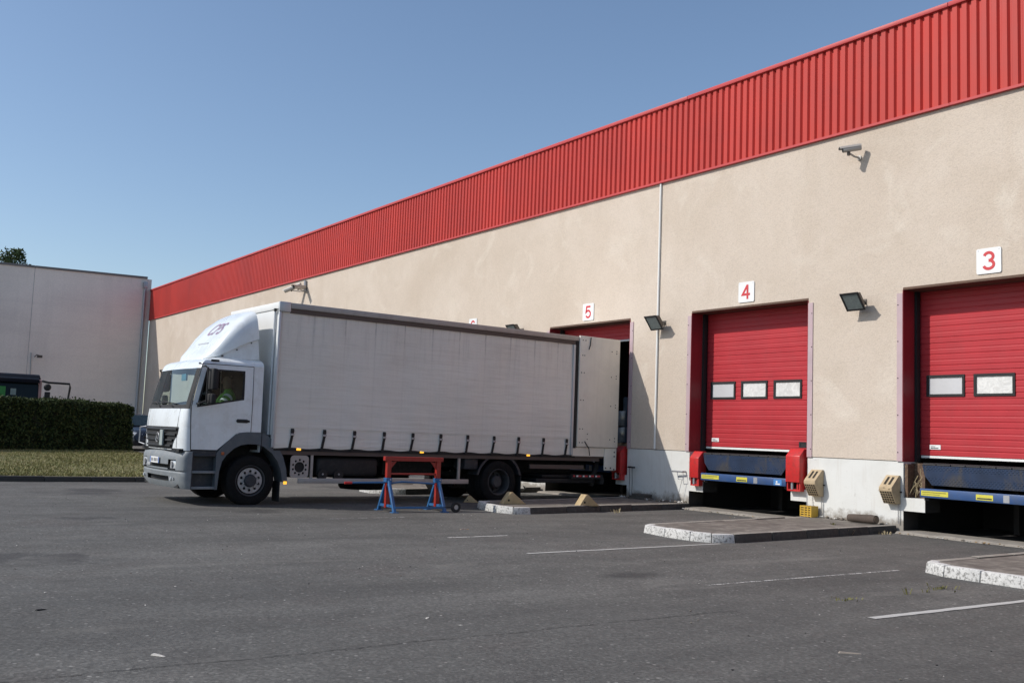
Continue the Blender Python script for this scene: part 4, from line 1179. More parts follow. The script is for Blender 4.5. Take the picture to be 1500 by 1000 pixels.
MB().tube(st, .016, 6).build('steering_wheel', BLACK, cab)
for sx in (.58, -.58):
    mb = MB(); mb.box((VC+sx-.24, .92, 1.05), (VC+sx+.24, 1.38, 1.40)); mb.build('seat', SEAT, cab, bevel=.05)
    mb = MB(); mb.hexa([(VC+sx-.23, 1.28, 1.38), (VC+sx+.23, 1.28, 1.38), (VC+sx+.23, 1.42, 1.38), (VC+sx-.23, 1.42, 1.38), (VC+sx-.2, 1.36, 2.05), (VC+sx+.2, 1.36, 2.05), (VC+sx+.2, 1.45, 2.05), (VC+sx-.2, 1.45, 2.05)]); mb.build('seat_back', SEAT, cab, bevel=.04)
    MB().box((VC+sx-.13, 1.36, 2.07), (VC+sx+.13, 1.44, 2.28)).build('headrest', SEAT, cab, bevel=.03)
mb = MB(); mb.box((VC+.25, .26, 1.735), (VC+.5, .4, 1.75)); mb.box((VC-.1, .25, 1.735), (VC+.1, .42, 1.747)); mb.build('papers', WHITE_SIGN, cab)
MB().box((VC+.35, .20, 2.22), (VC+.60, .23, 2.34)).build('sun_visor', M('visor_blue', (.12, .32, .42), .5), cab)

# doors
def door(s_):
    def V(z): return VC + s_*(hwid(z)+.006)
    cols = [lambda z: seam(z)+.010, lambda z: lerp(z, [(1.0, .30), (1.76, .245), (2.44, .395), (2.53, .40)]), lambda z: .66, lambda z: 1.0, lambda z: 1.112, lambda z: 1.270]
    low = [.985, .985, .985, 1.285, 1.30, 1.305]
    def belt(u): return 1.735 + .17*max(0, min(1, (u-.26)/.85))
    root = empty('door', (0, 0, 0), parent=tk)
    mb = MB(); fr_ = MB()
    for c in range(5):
        rows = [('l', 0), ('m', 1.45), ('b', 0), ('t', 2.435), ('e', 2.518)]
        def pt(ci, row):
            if row[0] == 'l': z = low[ci]; u = cols[ci](z)
            elif row[0] == 'b': z = belt(cols[ci](1.78)); u = cols[ci](z)
            else: z = row[1]; u = cols[ci](z)
            return (V(z), u, z)
        for ra, rb_ in zip(rows, rows[1:]):
            if ra[0] == 'b' and 1 <= c <= 3: continue
            mb.quad(pt(c, ra), pt(c+1, ra), pt(c+1, rb_), pt(c, rb_))
    d = mb.build('door_skin', CAB_W, root, smooth=True, weld=True)
    # window: rubber surround and pane
    outl = []
    cu, ct = cols[1], 2.435
    for u in (.245, .5, .8, 1.06): outl.append((u, belt(u)))
    outl += [(1.095, belt(1.1)+.02), (1.112, belt(1.1)+.07), (1.112, 2.36), (1.095, 2.415), (1.05, 2.435), (.40, 2.435), (cu(2.30), 2.30), (cu(2.0), 2.0), (cu(1.80), 1.80)]
    ctr = Vector((.68, 2.1)); inn = []
    for (u, z) in outl:
        p = Vector((u, z)); inn.append(p + (ctr-p).normalized()*.038)
    mb = MB(); n = len(outl)
    for i in range(n):
        j = (i+1) % n
        mb.quad((V(outl[i][1])+s_*.004, outl[i][0], outl[i][1]), (V(outl[j][1])+s_*.004, outl[j][0], outl[j][1]), (V(inn[j].y)+s_*.002, inn[j].x, inn[j].y), (V(inn[i].y)+s_*.002, inn[i].x, inn[i].y))
    mb.build('window_seal', BLACK, root)
    MB().quad(*[(V(p.y)-s_*.003, p.x, p.y) for p in inn]).build('window', GLASS_D, root)
    MB().box((V(2)+s_*.001, .475, 1.80), (V(2)-s_*.02, .495, 2.43)).build('quarter_bar', BLACK, root)
    MB().box((V(1.52)+s_*.03, .985, 1.50), (V(1.52)-s_*.005, 1.235, 1.54)).build('handle', BLACK, root, bevel=.01)
    MB().box((V(1.52)+s_*.004, 1.00, 1.485), (V(1.52)-s_*.004, 1.20, 1.555)).build('handle_cup', DASH, root, bevel=.003, seg=1)
    return root
door(1); door(-1)
LINING = M('cab_lining', (.009, .010, .011), .95, var=.3)
for s_ in (1, -1): MB().box((VC+s_*1.075, 1.06 if s_ < 0 else 1.13, 1.33), (VC+s_*1.09, 1.45, 2.50)).build('side_lining', LINING, cab)
for s_ in (1, -1):      # dark gap round each door
    pts_ = [(seam(z)+.004, z) for z in (.985, 1.3, 1.70, 2.0, 2.3, 2.52)] + [(1.274, 2.522), (1.274, 1.9), (1.274, 1.30)]
    MB().tube([(VC+s_*(hwid(z)+.003), u, z) for u, z in pts_], .0075, 5).build('door_gap', BLACK, cab)
    mb = MB(); mb.tube([(*cabloop(z)[7 if s_ > 0 else -8], z) for z in (1.0, 1.2, 1.4, 1.55, 1.70)], .006, 5); mb.build('panel_gap', M('gap_grey', (.12, .125, .13), .7), cab)
MB().box((VC-1.05, 1.455, 1.0), (VC+1.05, 1.462, 2.55)).build('rear_lining', LINING, cab)
MB().box((VC-1.05, .55, 2.535), (VC+1.05, 1.45, 2.545)).build('headlining', LINING, cab)
# shut line behind the doors
for s_ in (1, -1): MB().box((VC+s_*1.135, .20, .97), (VC+s_*1.12, 1.29, 2.515)).build('door_inner', DASH, tk) if False else None

# grille and front panel details
def fu(v, z):                     # front face u at lateral position v
    L = cabloop(z)
    for a, b in zip(L, L[1:]):
        if (a[0]-v)*(b[0]-v) <= 0 and a[0] != b[0]: return a[1] + (b[1]-a[1])*(v-a[0])/(b[0]-a[0])
    return ufr(z)
gr = empty('grille', (0, 0, 0), parent=tk)
def gedge(z): return lerp(z, [(.98, .72), (1.10, .76), (1.25, .93), (1.37, .96)])     # half width
mb = MB()
zz = [.975, 1.04, 1.10, 1.18, 1.25, 1.31, 1.372]; nn = 12
for a, b in zip(zz, zz[1:]):
    for i in range(nn):
        q = []
        for z, k in ((a, i), (a, i+1), (b, i+1), (b, i)):
            v = VC + gedge(z)*(1-2*k/nn); q.append((v, fu(v, z)-.006, z))
        mb.quad(*q)
mb.build('grille_panel', BLACK, gr, smooth=True, weld=True)
for z in (1.035, 1.135, 1.235, 1.33):
    mb = MB()
    for i in range(nn):
        q = []
        for k in (i, i+1):
            v = VC + (gedge(z)-.03)*(1-2*k/nn); u = fu(v, z)
            q.append([(v, u-.010, z-.022), (v, u-.038, z-.016), (v, u-.038, z+.008), (v, u-.010, z+.020)])
        for j in range(3): mb.quad(q[0][j], q[1][j], q[1][j+1], q[0][j+1])
    mb.build('slat', M('slat_plastic', (.030, .032, .035), .5, var=.2), gr, smooth=True, weld=True)
st = MB()
for k in range(3):
    a = math.pi/2 + k*2*math.pi/3
    c = (VC+.09, -.085, 1.17)
    tip = (c[0]+.075*math.cos(a), c[1], c[2]+.075*math.sin(a)); l = (c[0]+.013*math.cos(a+1.05), c[1]-.012, c[2]+.013*math.sin(a+1.05)); r = (c[0]+.013*math.cos(a-1.05), c[1]-.012, c[2]+.013*math.sin(a-1.05))
    st.add([tip, l, (c[0], c[1]-.012, c[2]), r], [(0, 1, 2), (0, 2, 3)])
ring = [(VC+.09+.085*math.cos(2*math.pi*i/20), -.085, 1.17+.085*math.sin(2*math.pi*i/20)) for i in range(21)]
st.tube(ring, .007, 6)
st.build('emblem', RIM, gr)
MB().box((VC+.28, -.105, 1.03), (VC+.44, -.075, 1.31)).build('toll_plate', M('plate_grey', (.33, .37, .36), .6), gr, bevel=.004, seg=1)
MB().tube([(VC-.85, -.02, 1.36), (VC-1.02, -.09, 1.34), (VC-1.03, -.09, 1.05), (VC-.88, -.03, 1.02)], .012, 8).build('grab_rail', GALV, tk, smooth=True)
# wipers
for v0, v1 in ((.55, -.1), (-.15, -.75)):
    mb = MB(); mb.tube([(VC+v0, fu(VC+v0, 1.74)-.03, 1.735), (VC+(v0+v1)/2, fu(VC+(v0+v1)/2, 1.80)-.03, 1.81), (VC+v1, fu(VC+v1, 1.80)-.035, 1.80)], .010, 6)
    mb.tube([(VC+v0+.1, fu(VC+v0, 1.78)-.02, 1.79), (VC+v1-.1, fu(VC+v1, 1.83)-.02, 1.84)], .009, 6)
    mb.build('wiper', BLACK, tk)
# bumper
def bloop(z):
    hw = 1.19; rl = .24
    f = lerp(z, [(.28, .03), (.36, -.02), (.56, -.045), (.585, -.03), (.61, -.06), (.84, -.06), (.93, -.03), (.96, .03)])
    L = [(VC+hw, .22)]
    for i in range(7):
        t = math.pi/2*i/6; L.append((VC+hw-rl+rl*math.cos(t), f+.07+.13*(1-math.sin(t))))
    for i in range(1, 13):
        s_ = 1-i/12; L.append((VC+(hw-rl)*s_, f+.07-.07*(1-s_*s_)))
    return L + [(2*VC-p[0], p[1]) for p in reversed(L[:-1])]
BZ = [.285, .33, .40, .49, .56, .585, .61, .635, .70, .79, .84, .90, .945]
bl = [bloop(z) for z in BZ]
mb = MB(); back = MB()
nb_ = len(bl[0])
for r_ in range(len(BZ)-1):
    for i in range(nb_-1):
        vmid = (bl[r_][i][0]+bl[r_][i+1][0])/2 - VC
        zc = (BZ[r_]+BZ[r_+1])/2
        if abs(vmid) < .62 and (.635 < zc < .70 or .40 < zc < .49): continue       # air slots
        if .66 < abs(vmid) < .96 and .61 < zc < .79: continue                      # headlight seats
        cut = .05*max(0, 1-abs(abs(vmid)/.75)) if r_ == len(BZ)-2 else 0
        mb.quad((*bl[r_][i], BZ[r_]), (*bl[r_][i+1], BZ[r_]), (*bl[r_+1][i+1], BZ[r_+1]-cut*0), (*bl[r_+1][i], BZ[r_+1]))
for a, b in zip(bl[-1], bl[-1][1:]):
    mb.quad((a[0], a[1], .945), (b[0], b[1], .945), (b[0], max(b[1], .25), .95), (a[0], max(a[1], .25), .95))
bp = mb.build('bumper', CAB_G, tk, smooth=True, weld=True)
MB().box((VC-1.0, .06, .30), (VC+1.0, .16, .92)).build('bumper_backing', BLACK, bp)
MB().box((VC-.95, .0, .93), (VC+.95, .25, .975)).build('bumper_step', STEP_B, bp)
for s_ in (1, -1):
    v = VC+s_*.81
    MB().hexa([(v-.14, bloop(.7)[9][1]+.005, .625), (v+.14, bloop(.7)[7][1]+.03, .625), (v+.14, .12, .625), (v-.14, .12, .625), (v-.14, bloop(.7)[9][1]+.01, .78), (v+.14, bloop(.7)[7][1]+.035, .78), (v+.14, .12, .78), (v-.14, .12, .78)]).build('headlight', LENS, bp, bevel=.02)
    MB().cyl((v-.05, .04, .70), (v-.05, -.008, .70), .05, 14).build('lamp_reflector', RIM, bp)
    MB().cyl((v-.08, .06, .45), (v-.08, s_*.0-.004, .45), .032, 12).build('fog_lamp', LENS, bp)
    MB().box((v-.01, .06, .435), (v+.06, .012, .475)).build('fog_grid', CAB_G, bp)
MB().box((VC-.26, -.083, .705), (VC+.26, -.075, .815)).build('number_plate', WHITE_SIGN, bp)
MB().box((VC-.26, -.0845, .706), (VC-.22, -.0835, .814)).build('plate_band', M('plate_blue', (.05, .15, .5), .4), bp)
MB().box((VC+.225, -.0845, .706), (VC+.26, -.0835, .814)).build('plate_band', M('plate_blue2', (.05, .15, .5), .4), bp)
mb = MB()
for i, x in enumerate((-.17, -.11, -.02, .04, .10, .17)): mb.box((VC+x-.018, -.0845, .73), (VC+x+.018, -.0835, .79))
mb.build('plate_print', INK, bp)
# steps between bumper and wheel
st = empty('cab_steps', (0, 0, 0), parent=tk)
MB().box((VC+1.0, .23, .29), (VC+1.03, .70, .96)).build('step_back', STEP_B, st)
mb = MB(); mb.box((VC+1.02, .22, .28), (VC+1.165, .25, .97)); mb.box((VC+1.02, .66, .28), (VC+1.165, .69, .97)); mb.build('step_cheek', STEP_B, st, bevel=.005, seg=1)
for z in (.285, .565, .865):
    MB().box((VC+1.03, .235, z), (VC+1.17, .69, z+.045)).build('step_tread', CAB_G if z < .8 else STEP_B, st, bevel=.008)
MB().box((VC+1.1, .25, .91), (VC+1.155, .68, .965)).build('sill', STEP_B, st)
st2 = empty('cab_steps', (0, 0, 0), parent=tk)
MB().box((VC-1.165, .23, .29), (VC-1.03, .69, .96)).build('step_block', STEP_B, st2)

# wheel arches (near and far)
HU, HZ, WR = 1.33, .44, .458
def arch(s_):
    outer = [(.655, .28), (.655, .92), (.70, .99), (.80, 1.10), (.95, 1.24), (1.05, 1.305), (1.20, 1.325), (1.47, 1.325), (1.62, 1.26), (1.80, 1.10), (1.93, .88), (2.0, .66), (2.035, .42)]
    inner = [(.70, .28), (.72, .60), (.76, .78), (.84, .90), (.97, 1.02), (1.10, 1.085), (1.22, 1.105), (1.40, 1.105), (1.53, 1.07), (1.70, .95), (1.82, .80), (1.90, .62), (1.935, .42)]
    mb = MB(); x0, x1 = VC+s_*1.185, VC+s_*.80
    n = len(outer)
    for i in range(n-1):
        a, b, c, d = outer[i], outer[i+1], inner[i+1], inner[i]
        mb.quad((x0, *a), (x0, *b), (x0, *c), (x0, *d)); mb.quad((x0, *d), (x0, *c), (x1, *c), (x1, *d)); mb.quad((x0, *a), (x1, *a), (x1, *b), (x0, *b))
    mb.quad((x0, *outer[0]), (x0, *inner[0]), (x1, *inner[0]), (x1, *outer[0])); mb.quad((x0, *outer[-1]), (x1, *outer[-1]), (x1, *inner[-1]), (x0, *inner[-1]))
    a_ = mb.build('wheel_arch', M('arch_grey', (.10, .118, .135), .55, var=.2, vs=3, dirt=(.2, .19, .18), dirt_amt=.3), tk, smooth=True, weld=True, ang=40)
    MB().box((x0+s_*.003, 1.475, 1.0), (x0-s_*.01, 1.49, 1.32)).build('arch_joint', BLACK, a_)
    MB().box((VC+s_*1.17, 1.885, .06), (VC+s_*.85, 1.90, .43)).build('mud_flap', BLACK, a_)
    MB().box((x0+s_*.018, .735, .90), (x0-s_*.002, .79, .955)).build('reflector', M('lens_orange', (.45, .11, .03), .3), a_, bevel=.006)
    MB().box((x0+s_*.02, 1.955, .38), (x0-s_*.002, 2.02, .435)).build('marker_lamp', AMBER, a_, bevel=.006)
arch(1); arch(-1)

def wheel(x, u, s_, rear=False, name='wheel'):
    w = empty(name, (x, u, HZ), parent=tk)
    tyr = [(-.0, .30), (.02, .285), (.035, .30), (.04, .35), (.035, .42), (.015, WR-.008), (-.03, WR), (-.24, WR), (-.285, WR-.008), (-.30, .42), (-.305, .35), (-.30, .30), (-.28, .285)]
    tyr = [(a*s_, r) for a, r in tyr]
    MB().lathe(tyr, 'x', 48, closed=True).build('tyre', TYRE, w, smooth=True)
    mb = MB()
    for gx in (-.08, -.135, -.19): mb.lathe([((gx-.006)*s_, WR+.0015), ((gx+.006)*s_, WR+.0015)], 'x', 48)
    mb.build('tread_groove', BLACK, w)
    MB().lathe([(a*s_, r) for a, r in [(.018, .288), (.028, .278), (.02, .262), (-.03, .255), (-.09, .25), (-.24, .25)]], 'x', 40).build('rim_ring', RIM_D, w, smooth=True)
    holes = [circle(.172*math.cos(2*math.pi*i/10), .172*math.sin(2*math.pi*i/10), .026, 10) for i in range(10)]
    me = plate2d([circle(0, 0, .232, 40)] + holes + [circle(0, 0, .105, 24)], .016, 'rim_disc', RIM if not rear else RIM_D)
    obj('rim_disc', me, w, ((-.20 if rear else -.005)*s_, 0, 0), (0, R(90), 0))
    MB().lathe([(-.08*s_, .0), (-.08*s_, .25)], 'x', 30).build('brake_drum', BLACK, w) if not rear else None
    hub = [(.0, .12), (.05, .11), (.06, .10), (.06, .0)] if not rear else [(-.2, .15), (-.06, .13), (-.03, .10), (-.03, .0)]
    MB().lathe([(a*s_, r) for a, r in hub], 'x', 24).build('hub', STEP_B if not rear else RIM_D, w, smooth=True)
    mb = MB()
    for i in range(10):
        t = 2*math.pi*(i+.5)/10; y, z = .138*math.cos(t), .138*math.sin(t)
        b0 = (.02 if not rear else -.192)*s_
        mb.cyl((b0, y, z), (b0+.025*s_, y, z), .013, 6)
    mb.build('wheel_nut', RIM if not rear else RIM_D, w)
    return w
wheel(-.10, HU, 1); wheel(-2.34, HU, -1)
wheel(-.09, 6.92, 1, True); wheel(-2.41, 6.92, -1, True); wheel(-.43, 6.92, 1, True); wheel(-2.07, 6.92, -1, True)
mb = MB(); mb.cyl((-.2, HU, HZ), (-2.3, HU, HZ), .07, 10); mb.build('axle', CHASSIS, tk)
mb = MB(); mb.cyl((-.2, 6.92, HZ), (-2.3, 6.92, HZ), .10, 12); mb.cyl((-1.0, 6.92, HZ), (-1.5, 6.92, HZ), .24, 14); mb.build('axle', CHASSIS, tk)

# roof deflector
ds = [(.47, 2.63, 2.645, .68), (.53, 2.64, 2.76, .82), (.65, 2.65, 2.92, .90), (.80, 2.66, 3.14, .95), (1.0, 2.665, 3.38, .98), (1.18, 2.67, 3.525, .99), (1.33, 2.67, 3.61, .985)]
def dsec(u, z0, z1, hw, tip=False):
    """cross-section of the deflector shell, near side to far side; rear edge leans"""
    zc = max(z0+.01, min(z1-.04, lerp(u, [(.47, 2.645), (.62, 2.67), (1.33, 3.06)])))      # lower edge of the shell; the side below is set in
    k = .055; half = [(hw-k, z0), (hw-k, (z0+zc)/2-.005), (hw-k, zc-.012), (hw, zc)]
    half += [(hw*fx, zc+(z1-zc)*fz) for fx, fz in ((1.0, .30), (.985, .58), (.945, .80), (.86, .93), (.70, .985), (.4, 1.0))]
    half = [(a, b, u + (.12*(1-(b-z0)/(z1-z0)) if tip else 0)) for a, b in half]
    p = [(VC+a, uu, b) for a, b, uu in half] + [(VC, u, z1+.004)] + [(VC-a, uu, b) for a, b, uu in reversed(half)]
    return p
secs = [dsec(*d, tip=(i == len(ds)-1)) for i, d in enumerate(ds)]
mb = MB()
for a, b in zip(secs, secs[1:]):
    for i in range(len(a)-1): mb.quad(a[i], a[i+1], b[i+1], b[i])
mb.quad(*secs[0])
df = mb.build('roof_deflector', CAB_W, tk, smooth=True, weld=True, ang=42)
inner_ = [(VC+(p[0]-VC)*.96, p[1]-.01, p[2]-.03) for p in secs[-1]]
mb = MB()
for i in range(len(inner_)-1): mb.quad(secs[-1][i], secs[-1][i+1], inner_[i+1], inner_[i])
mb.build('rear_lip', CAB_W, df)
mb = MB()
for (u, z) in ((.74, 2.70), (1.0, 2.83), (1.27, 2.98)):
    mb.cyl((VC+.88, u, z), (VC+.938, u, z), .014, 8)
mb.build('screw', BLACK, df)
mb = MB(); mb.box((VC+.985, .66, 2.70), (VC+.992, 1.42, 2.704)); mb.build('crease', CAB_G, df) if False else None
# lettering wrapped onto the sloping front of the deflector
def dtop(u):
    return lerp(u, [(d[0], d[2]) for d in ds])
def letters(txt, size, v0, u0, mat_, name, shear=.3):
    me = text_mesh(txt, size, mat_, 0.0, shear, .004)
    sl = math.atan2(dtop(u0+.25)-dtop(u0-.2), .45)
    for vtx in me.vertices:
        x, y = vtx.co.x, vtx.co.y
        v = VC + v0 + x; u = u0 + y*math.cos(sl)
        hw = lerp(u, [(d[0], d[3]) for d in ds]); f = abs((v-VC)/hw)
        drop = lerp(f, [(0, 1.004), (.4, 1.0), (.7, .985), (.86, .94), (.95, .82), (1, .62)])
        z0 = lerp(u, [(d[0], d[1]) for d in ds]); z1 = dtop(u)
        vtx.co = (v, u-.004, z0+(z1-z0)*drop+.006)
    me.update()
    obj(name, me, df)
letters('CPS', .42, .10, .88, LETTER, 'lettering')
letters('TRANSPORTS', .10, .02, .565, CAB_G, 'small_lettering', 0) if False else None
MB().box((VC-.25, .665, 2.953), (VC+.30, .680, 2.972)).build('stripe', M('stripe_grey', (.55, .57, .60), .4), df)

# mirrors
def mirror(s_):
    r = empty('mirror', (0, 0, 0), parent=tk); X = VC+s_*1.16
    MB().tube([(X-s_*.02, .33, 2.47), (X+s_*.16, .30, 2.47), (X+s_*.20, .34, 2.43)], .014, 8).build('arm', BLACK, r)
    MB().tube([(X-s_*.02, .25, 1.80), (X+s_*.16, .24, 1.80), (X+s_*.19, .36, 1.86)], .018, 8).build('arm', BLACK, r)
    MB().cyl((X+s_*.20, .34, 1.82), (X+s_*.20, .34, 2.45), .014, 8).build('stem', BLACK, r)
    MB().hexa([(X+s_*.08, .36, 2.04), (X+s_*.30, .40, 2.04), (X+s_*.30, .52, 2.06), (X+s_*.08, .50, 2.06), (X+s_*.08, .36, 2.44), (X+s_*.30, .40, 2.44), (X+s_*.30, .52, 2.42), (X+s_*.08, .50, 2.42)]).build('housing', BLACK, r, bevel=.035, seg=3)
    MB().hexa([(X+s_*.09, .37, 1.79), (X+s_*.28, .40, 1.79), (X+s_*.28, .50, 1.80), (X+s_*.09, .48, 1.80), (X+s_*.09, .37, 1.99), (X+s_*.28, .40, 1.99), (X+s_*.28, .50, 1.98), (X+s_*.09, .48, 1.98)]).build('wide_housing', BLACK, r, bevel=.035, seg=3)
    MB().quad((X+s_*.11, .512, 2.09), (X+s_*.28, .532, 2.09), (X+s_*.28, .532, 2.40), (X+s_*.11, .512, 2.40)).build('mirror_glass', M('mirror_glass', (.8, .8, .82), .03, metal=1, var=0), r)
mirror(1); mirror(-1)
MB().box((VC+1.09, .47, 2.575), (VC+1.125, .62, 2.61)).build('roof_lamp', BLACK, tk, bevel=.008)
MB().tube([(VC+1.0, .30, 2.53), (VC+1.13, .32, 2.50)], .02, 6).build('kerb_mirror', BLACK, tk)

# cargo box
B0, B1, ZT = 1.66, 10.24, 3.78
bx = empty('cargo_box', (0, 0, 0), parent=tk)
mb = MB(); ny, nz = 180, 22
u0, u1, z0, z1 = 1.715, 9.0, 1.055, 3.60
ph = [random.uniform(0, 6.28) for _ in range(8)]
for j in range(nz+1):
    for i in range(ny+1):
        u = u0+(u1-u0)*i/ny; z = z0+(z1-z0)*j/nz; t = (z-z0)/(z1-z0)
        pole = math.cos(2*math.pi*(u-2.06)/.667)
        d = .006*pole*(.25+.75*(1-t)) + .007*math.sin(2.3*u+1.8*z+ph[0])*t*(1-t)*4 + .004*math.sin(5.1*u-2.4*z+ph[1]) + .0025*math.sin(11*z+1.7*u+ph[2])*(1-t) + .002*math.sin(23*u+ph[3])*t**3
        zz_ = z + (.010*math.sin(2*math.pi*(u-2.06)/.667+1.57) if j == 0 else 0)
        mb.v.append((-.012+d, u, zz_))
for j in range(nz):
    for i in range(ny):
        k = j*(ny+1)+i; mb.f.append((k, k+1, k+ny+2, k+ny+1)); mb.m.append(0)
cu = mb.build('curtain', CURTAIN, bx, smooth=True)
MB().box((.004, 1.74, 1.438), (.0095, 8.82, 1.447)).build('weld_seam', CURTAIN, cu)
MB().box((.004, 1.74, 1.10), (.0105, 8.82, 1.107)).build('weld_seam', CURTAIN, cu)
mb = MB(); mb.box((-.03, u0+.01, 1.0), (-.035, u1, 3.6)); mb.build('curtain_lining', DARK, bx)
MB().box((-2.49, u0, 1.06), (-2.46, u1, 3.6)).build('curtain', CURTAIN, bx)
MB().box((.0, 1.885, 3.672), (.035, 9.0, ZT)).build('top_rail', ALU, bx, bevel=.01)
MB().box((-.02, 1.885, 3.585), (.012, 9.0, 3.670)).build('runner_track', RAIL_BR, bx)
MB().box((-.01, B0-.012, 3.60), (.042, 1.88, ZT+.006)).build('corner_cap', ALU_L, bx, bevel=.012)
MB().box((-.012, B0-.002, 1.06), (.02, 1.712, 3.598)).build('front_post', ALU_L, bx, bevel=.012)
MB().box((-2.50, B0-.002, 1.06), (-2.47, 1.712, 3.598)).build('front_post', ALU_L, bx, bevel=.012)
fwl = MB().box((-2.465, B0+.01, 1.06), (-.015, B0+.04, 3.64)).build('bulkhead', BULK_W, bx)
MB().box((-2.50, B0-.010, 3.645), (-.011, B0+.06, ZT)).build('front_rail', BULK_W, bx, bevel=.01)
MB().cyl((-.13, B0-.02, 1.2), (-.13, B0-.02, 3.60), .022, 10).build('corner_pipe', ALU_L, bx, smooth=True)
MB().box((-.125, B0-.055, 3.60), (-.075, B0-.012, 3.655)).build('bracket', DARK, bx)
MB().box((-2.47, B0+.05, ZT-.02), (-.005, B1-.05, ZT+.004)).build('roof', BULK_W, bx)
MB().box((-2.49, B0+.05, 1.0), (-.04, B1, 1.055)).build('floor', RAIL_BR, bx)
MB().box((-2.50, 9.0, ZT-.12), (-2.46, B1, ZT)).build('top_rail', ALU, bx)
mb = MB(); mb.box((-.05, 9.03, 1.05), (.0, B1, 3.79)); mb.build('rear_side', ALU, bx)
MB().box((-2.5, 9.0, 1.05), (-2.45, B1, 3.79)).build('rear_side', ALU, bx)
MB().box((-.01, 8.90, 1.22), (.03, 8.965, 3.70)).build('door_gasket', BLACK, bx)
MB().box((-.012, 8.83, 1.06), (.024, 8.895, 3.58)).build('rear_post', ALU_L, bx, bevel=.01)
# rear door folded flat along the side
rd = MB().box((.012, 8.985, 1.255), (.058, 10.225, 3.80)).build('rear_door', PANEL, bx, bevel=.008)
mb = MB()
for (u, z) in ((9.07, 3.70), (9.15, 3.70), (9.07, 3.35), (9.13, 3.35), (9.05, 2.95), (9.13, 2.95), (9.05, 2.32), (9.13, 2.32), (9.05, 1.66), (9.13, 1.66), (9.05, 1.35), (9.13, 1.35),
               (9.97, 3.50), (10.12, 3.52), (10.12, 3.46), (9.97, 2.90), (10.12, 2.93), (10.12, 2.87), (9.97, 2.22), (10.12, 2.25), (10.12, 2.19), (9.97, 1.44), (10.12, 1.47), (10.12, 1.40), (9.28, 1.55), (9.28, 1.43)):
    mb.cyl((.056, u, z), (.064, u, z), .013, 8)
mb.build('bolt', DARK, rd)
MB().tube([(.07, 9.30, 3.78), (.075, 9.28, 3.6), (.066, 9.25, 3.50)], .011, 6).build('strap', BLACK, rd)
MB().tube([(.065, 9.20, 1.38), (.08, 9.32, 1.22), (.07, 9.36, 1.06)], .011, 6).build('strap', BLACK, rd)
MB().box((-.02, 9.86, .72), (.02, 10.235, 1.25)).build('corner_plate', PANEL, bx, bevel=.03)
mb = MB()
for (u, z) in ((10.16, 1.15), (10.16, 1.05), (9.9, .78), (10.05, .78), (10.16, .75)): mb.cyl((.018, u, z), (.026, u, z), .018, 8)
mb.build('plate_bolt', DARK, bx)
MB().box((-.03, 8.9, 1.04), (.006, 9.85, 1.24)).build('lower_rail', PANEL, bx)
# curtain straps
for u in (2.06, 2.72, 3.36, 4.02, 4.68, 5.35, 6.02, 6.70, 7.36, 8.05, 8.72):
    s_ = empty('curtain_strap', (0, u, 0), parent=bx)
    MB().hexa([(.004, -.028, 1.275), (.020, -.028, 1.275), (.020, .028, 1.275), (.004, .028, 1.275), (.004, -.03, 1.42), (.014, -.03, 1.42), (.014, .03, 1.42), (.004, .03, 1.42)]).build('strap_plate', BLACK, s_)
    MB().box((.006, -.036, 1.290), (.032, .036, 1.330)).build('buckle', GALV, s_, bevel=.004, seg=1)
    MB().box((.004, -.034, 1.345), (.022, .034, 1.405)).build('buckle_top', DARK, s_, bevel=.004, seg=1)
    l_ = random.uniform(-.05, -.02)
    MB().hexa([(-.01, l_-.026, 1.02), (.012, l_-.026, 1.02), (.012, l_+.024, 1.02), (-.01, l_+.024, 1.02), (.008, -.024, 1.29), (.018, -.024, 1.29), (.018, .024, 1.29), (.008, .024, 1.29)]).build('strap_tail', BLACK, s_)
# engine and wheel housings close the view under the cab
MB().box((-1.95, .35, .55), (-.55, 1.9, 1.25)).build('engine', CHASSIS, tk, bevel=.05)
for x0_, x1_ in ((-.07, -.54), (-1.96, -2.37)): MB().box((x0_, .72, 1.115), (x1_, 1.9, 1.29)).build('wheel_housing', BLACK, tk)
# chassis
ch = empty('chassis', (0, 0, 0), parent=tk)
for x in (-.85, -1.65): MB().box((x-.04, .4, .72), (x+.04, 10.0, .97)).build('frame_rail', CHASSIS, ch)
MB().box((-.085, 1.75, .93), (-.045, 9.75, 1.05)).build('side_raver', RAIL_BR, ch)
mb = MB()
for u in [2.0 + .9*i for i in range(9)]: mb.box((-2.42, u, .96), (-.09, u+.06, 1.0))
mb.build('cross_member', CHASSIS, ch)
MB().box((-.045, 2.24, .40), (-.012, 6.10, .495)).build('side_guard', ALU, ch, bevel=.008)
for u in (2.52, 5.87): MB().box((-.09, u-.025, .45), (-.046, u+.025, 1.03)).build('guard_post', ALU, ch)
pl = plate2d([rrect(-.185, -.21, .185, .21, .07, 5)] + [circle(.135*math.cos(2*math.pi*i/10+.3), .135*math.sin(2*math.pi*i/10+.3)-.01, .022, 10) for i in range(10)] + [circle(0, -.01, .10, 22)], .012, 'perforated_plate', ALU)
obj('perforated_plate', pl, ch, (-.055, 2.27, .71), (0, R(90), 0)).rotation_euler = (R(90), 0, R(90))
MB().lathe([(0, .0), (0, .12), (-.12, .14), (-.4, .14)], 'x', 22, (-.09, 2.27, .70)).build('air_filter', DARK, ch)
mb = MB(); mb.box((-.75, 2.66, .52), (-.13, 4.0, .90)); mb.build('fuel_tank', DARK, ch, bevel=.08, seg=3)
for u in (2.78, 3.12):
    MB().cyl((-.20, u, .56), (-.10, u, .56), .10, 16).build('air_tank', DARK, ch, smooth=True)
    MB().cyl((-.10, u, .57), (-.088, u, .57), .018, 10).build('drain_valve', GALV, ch)
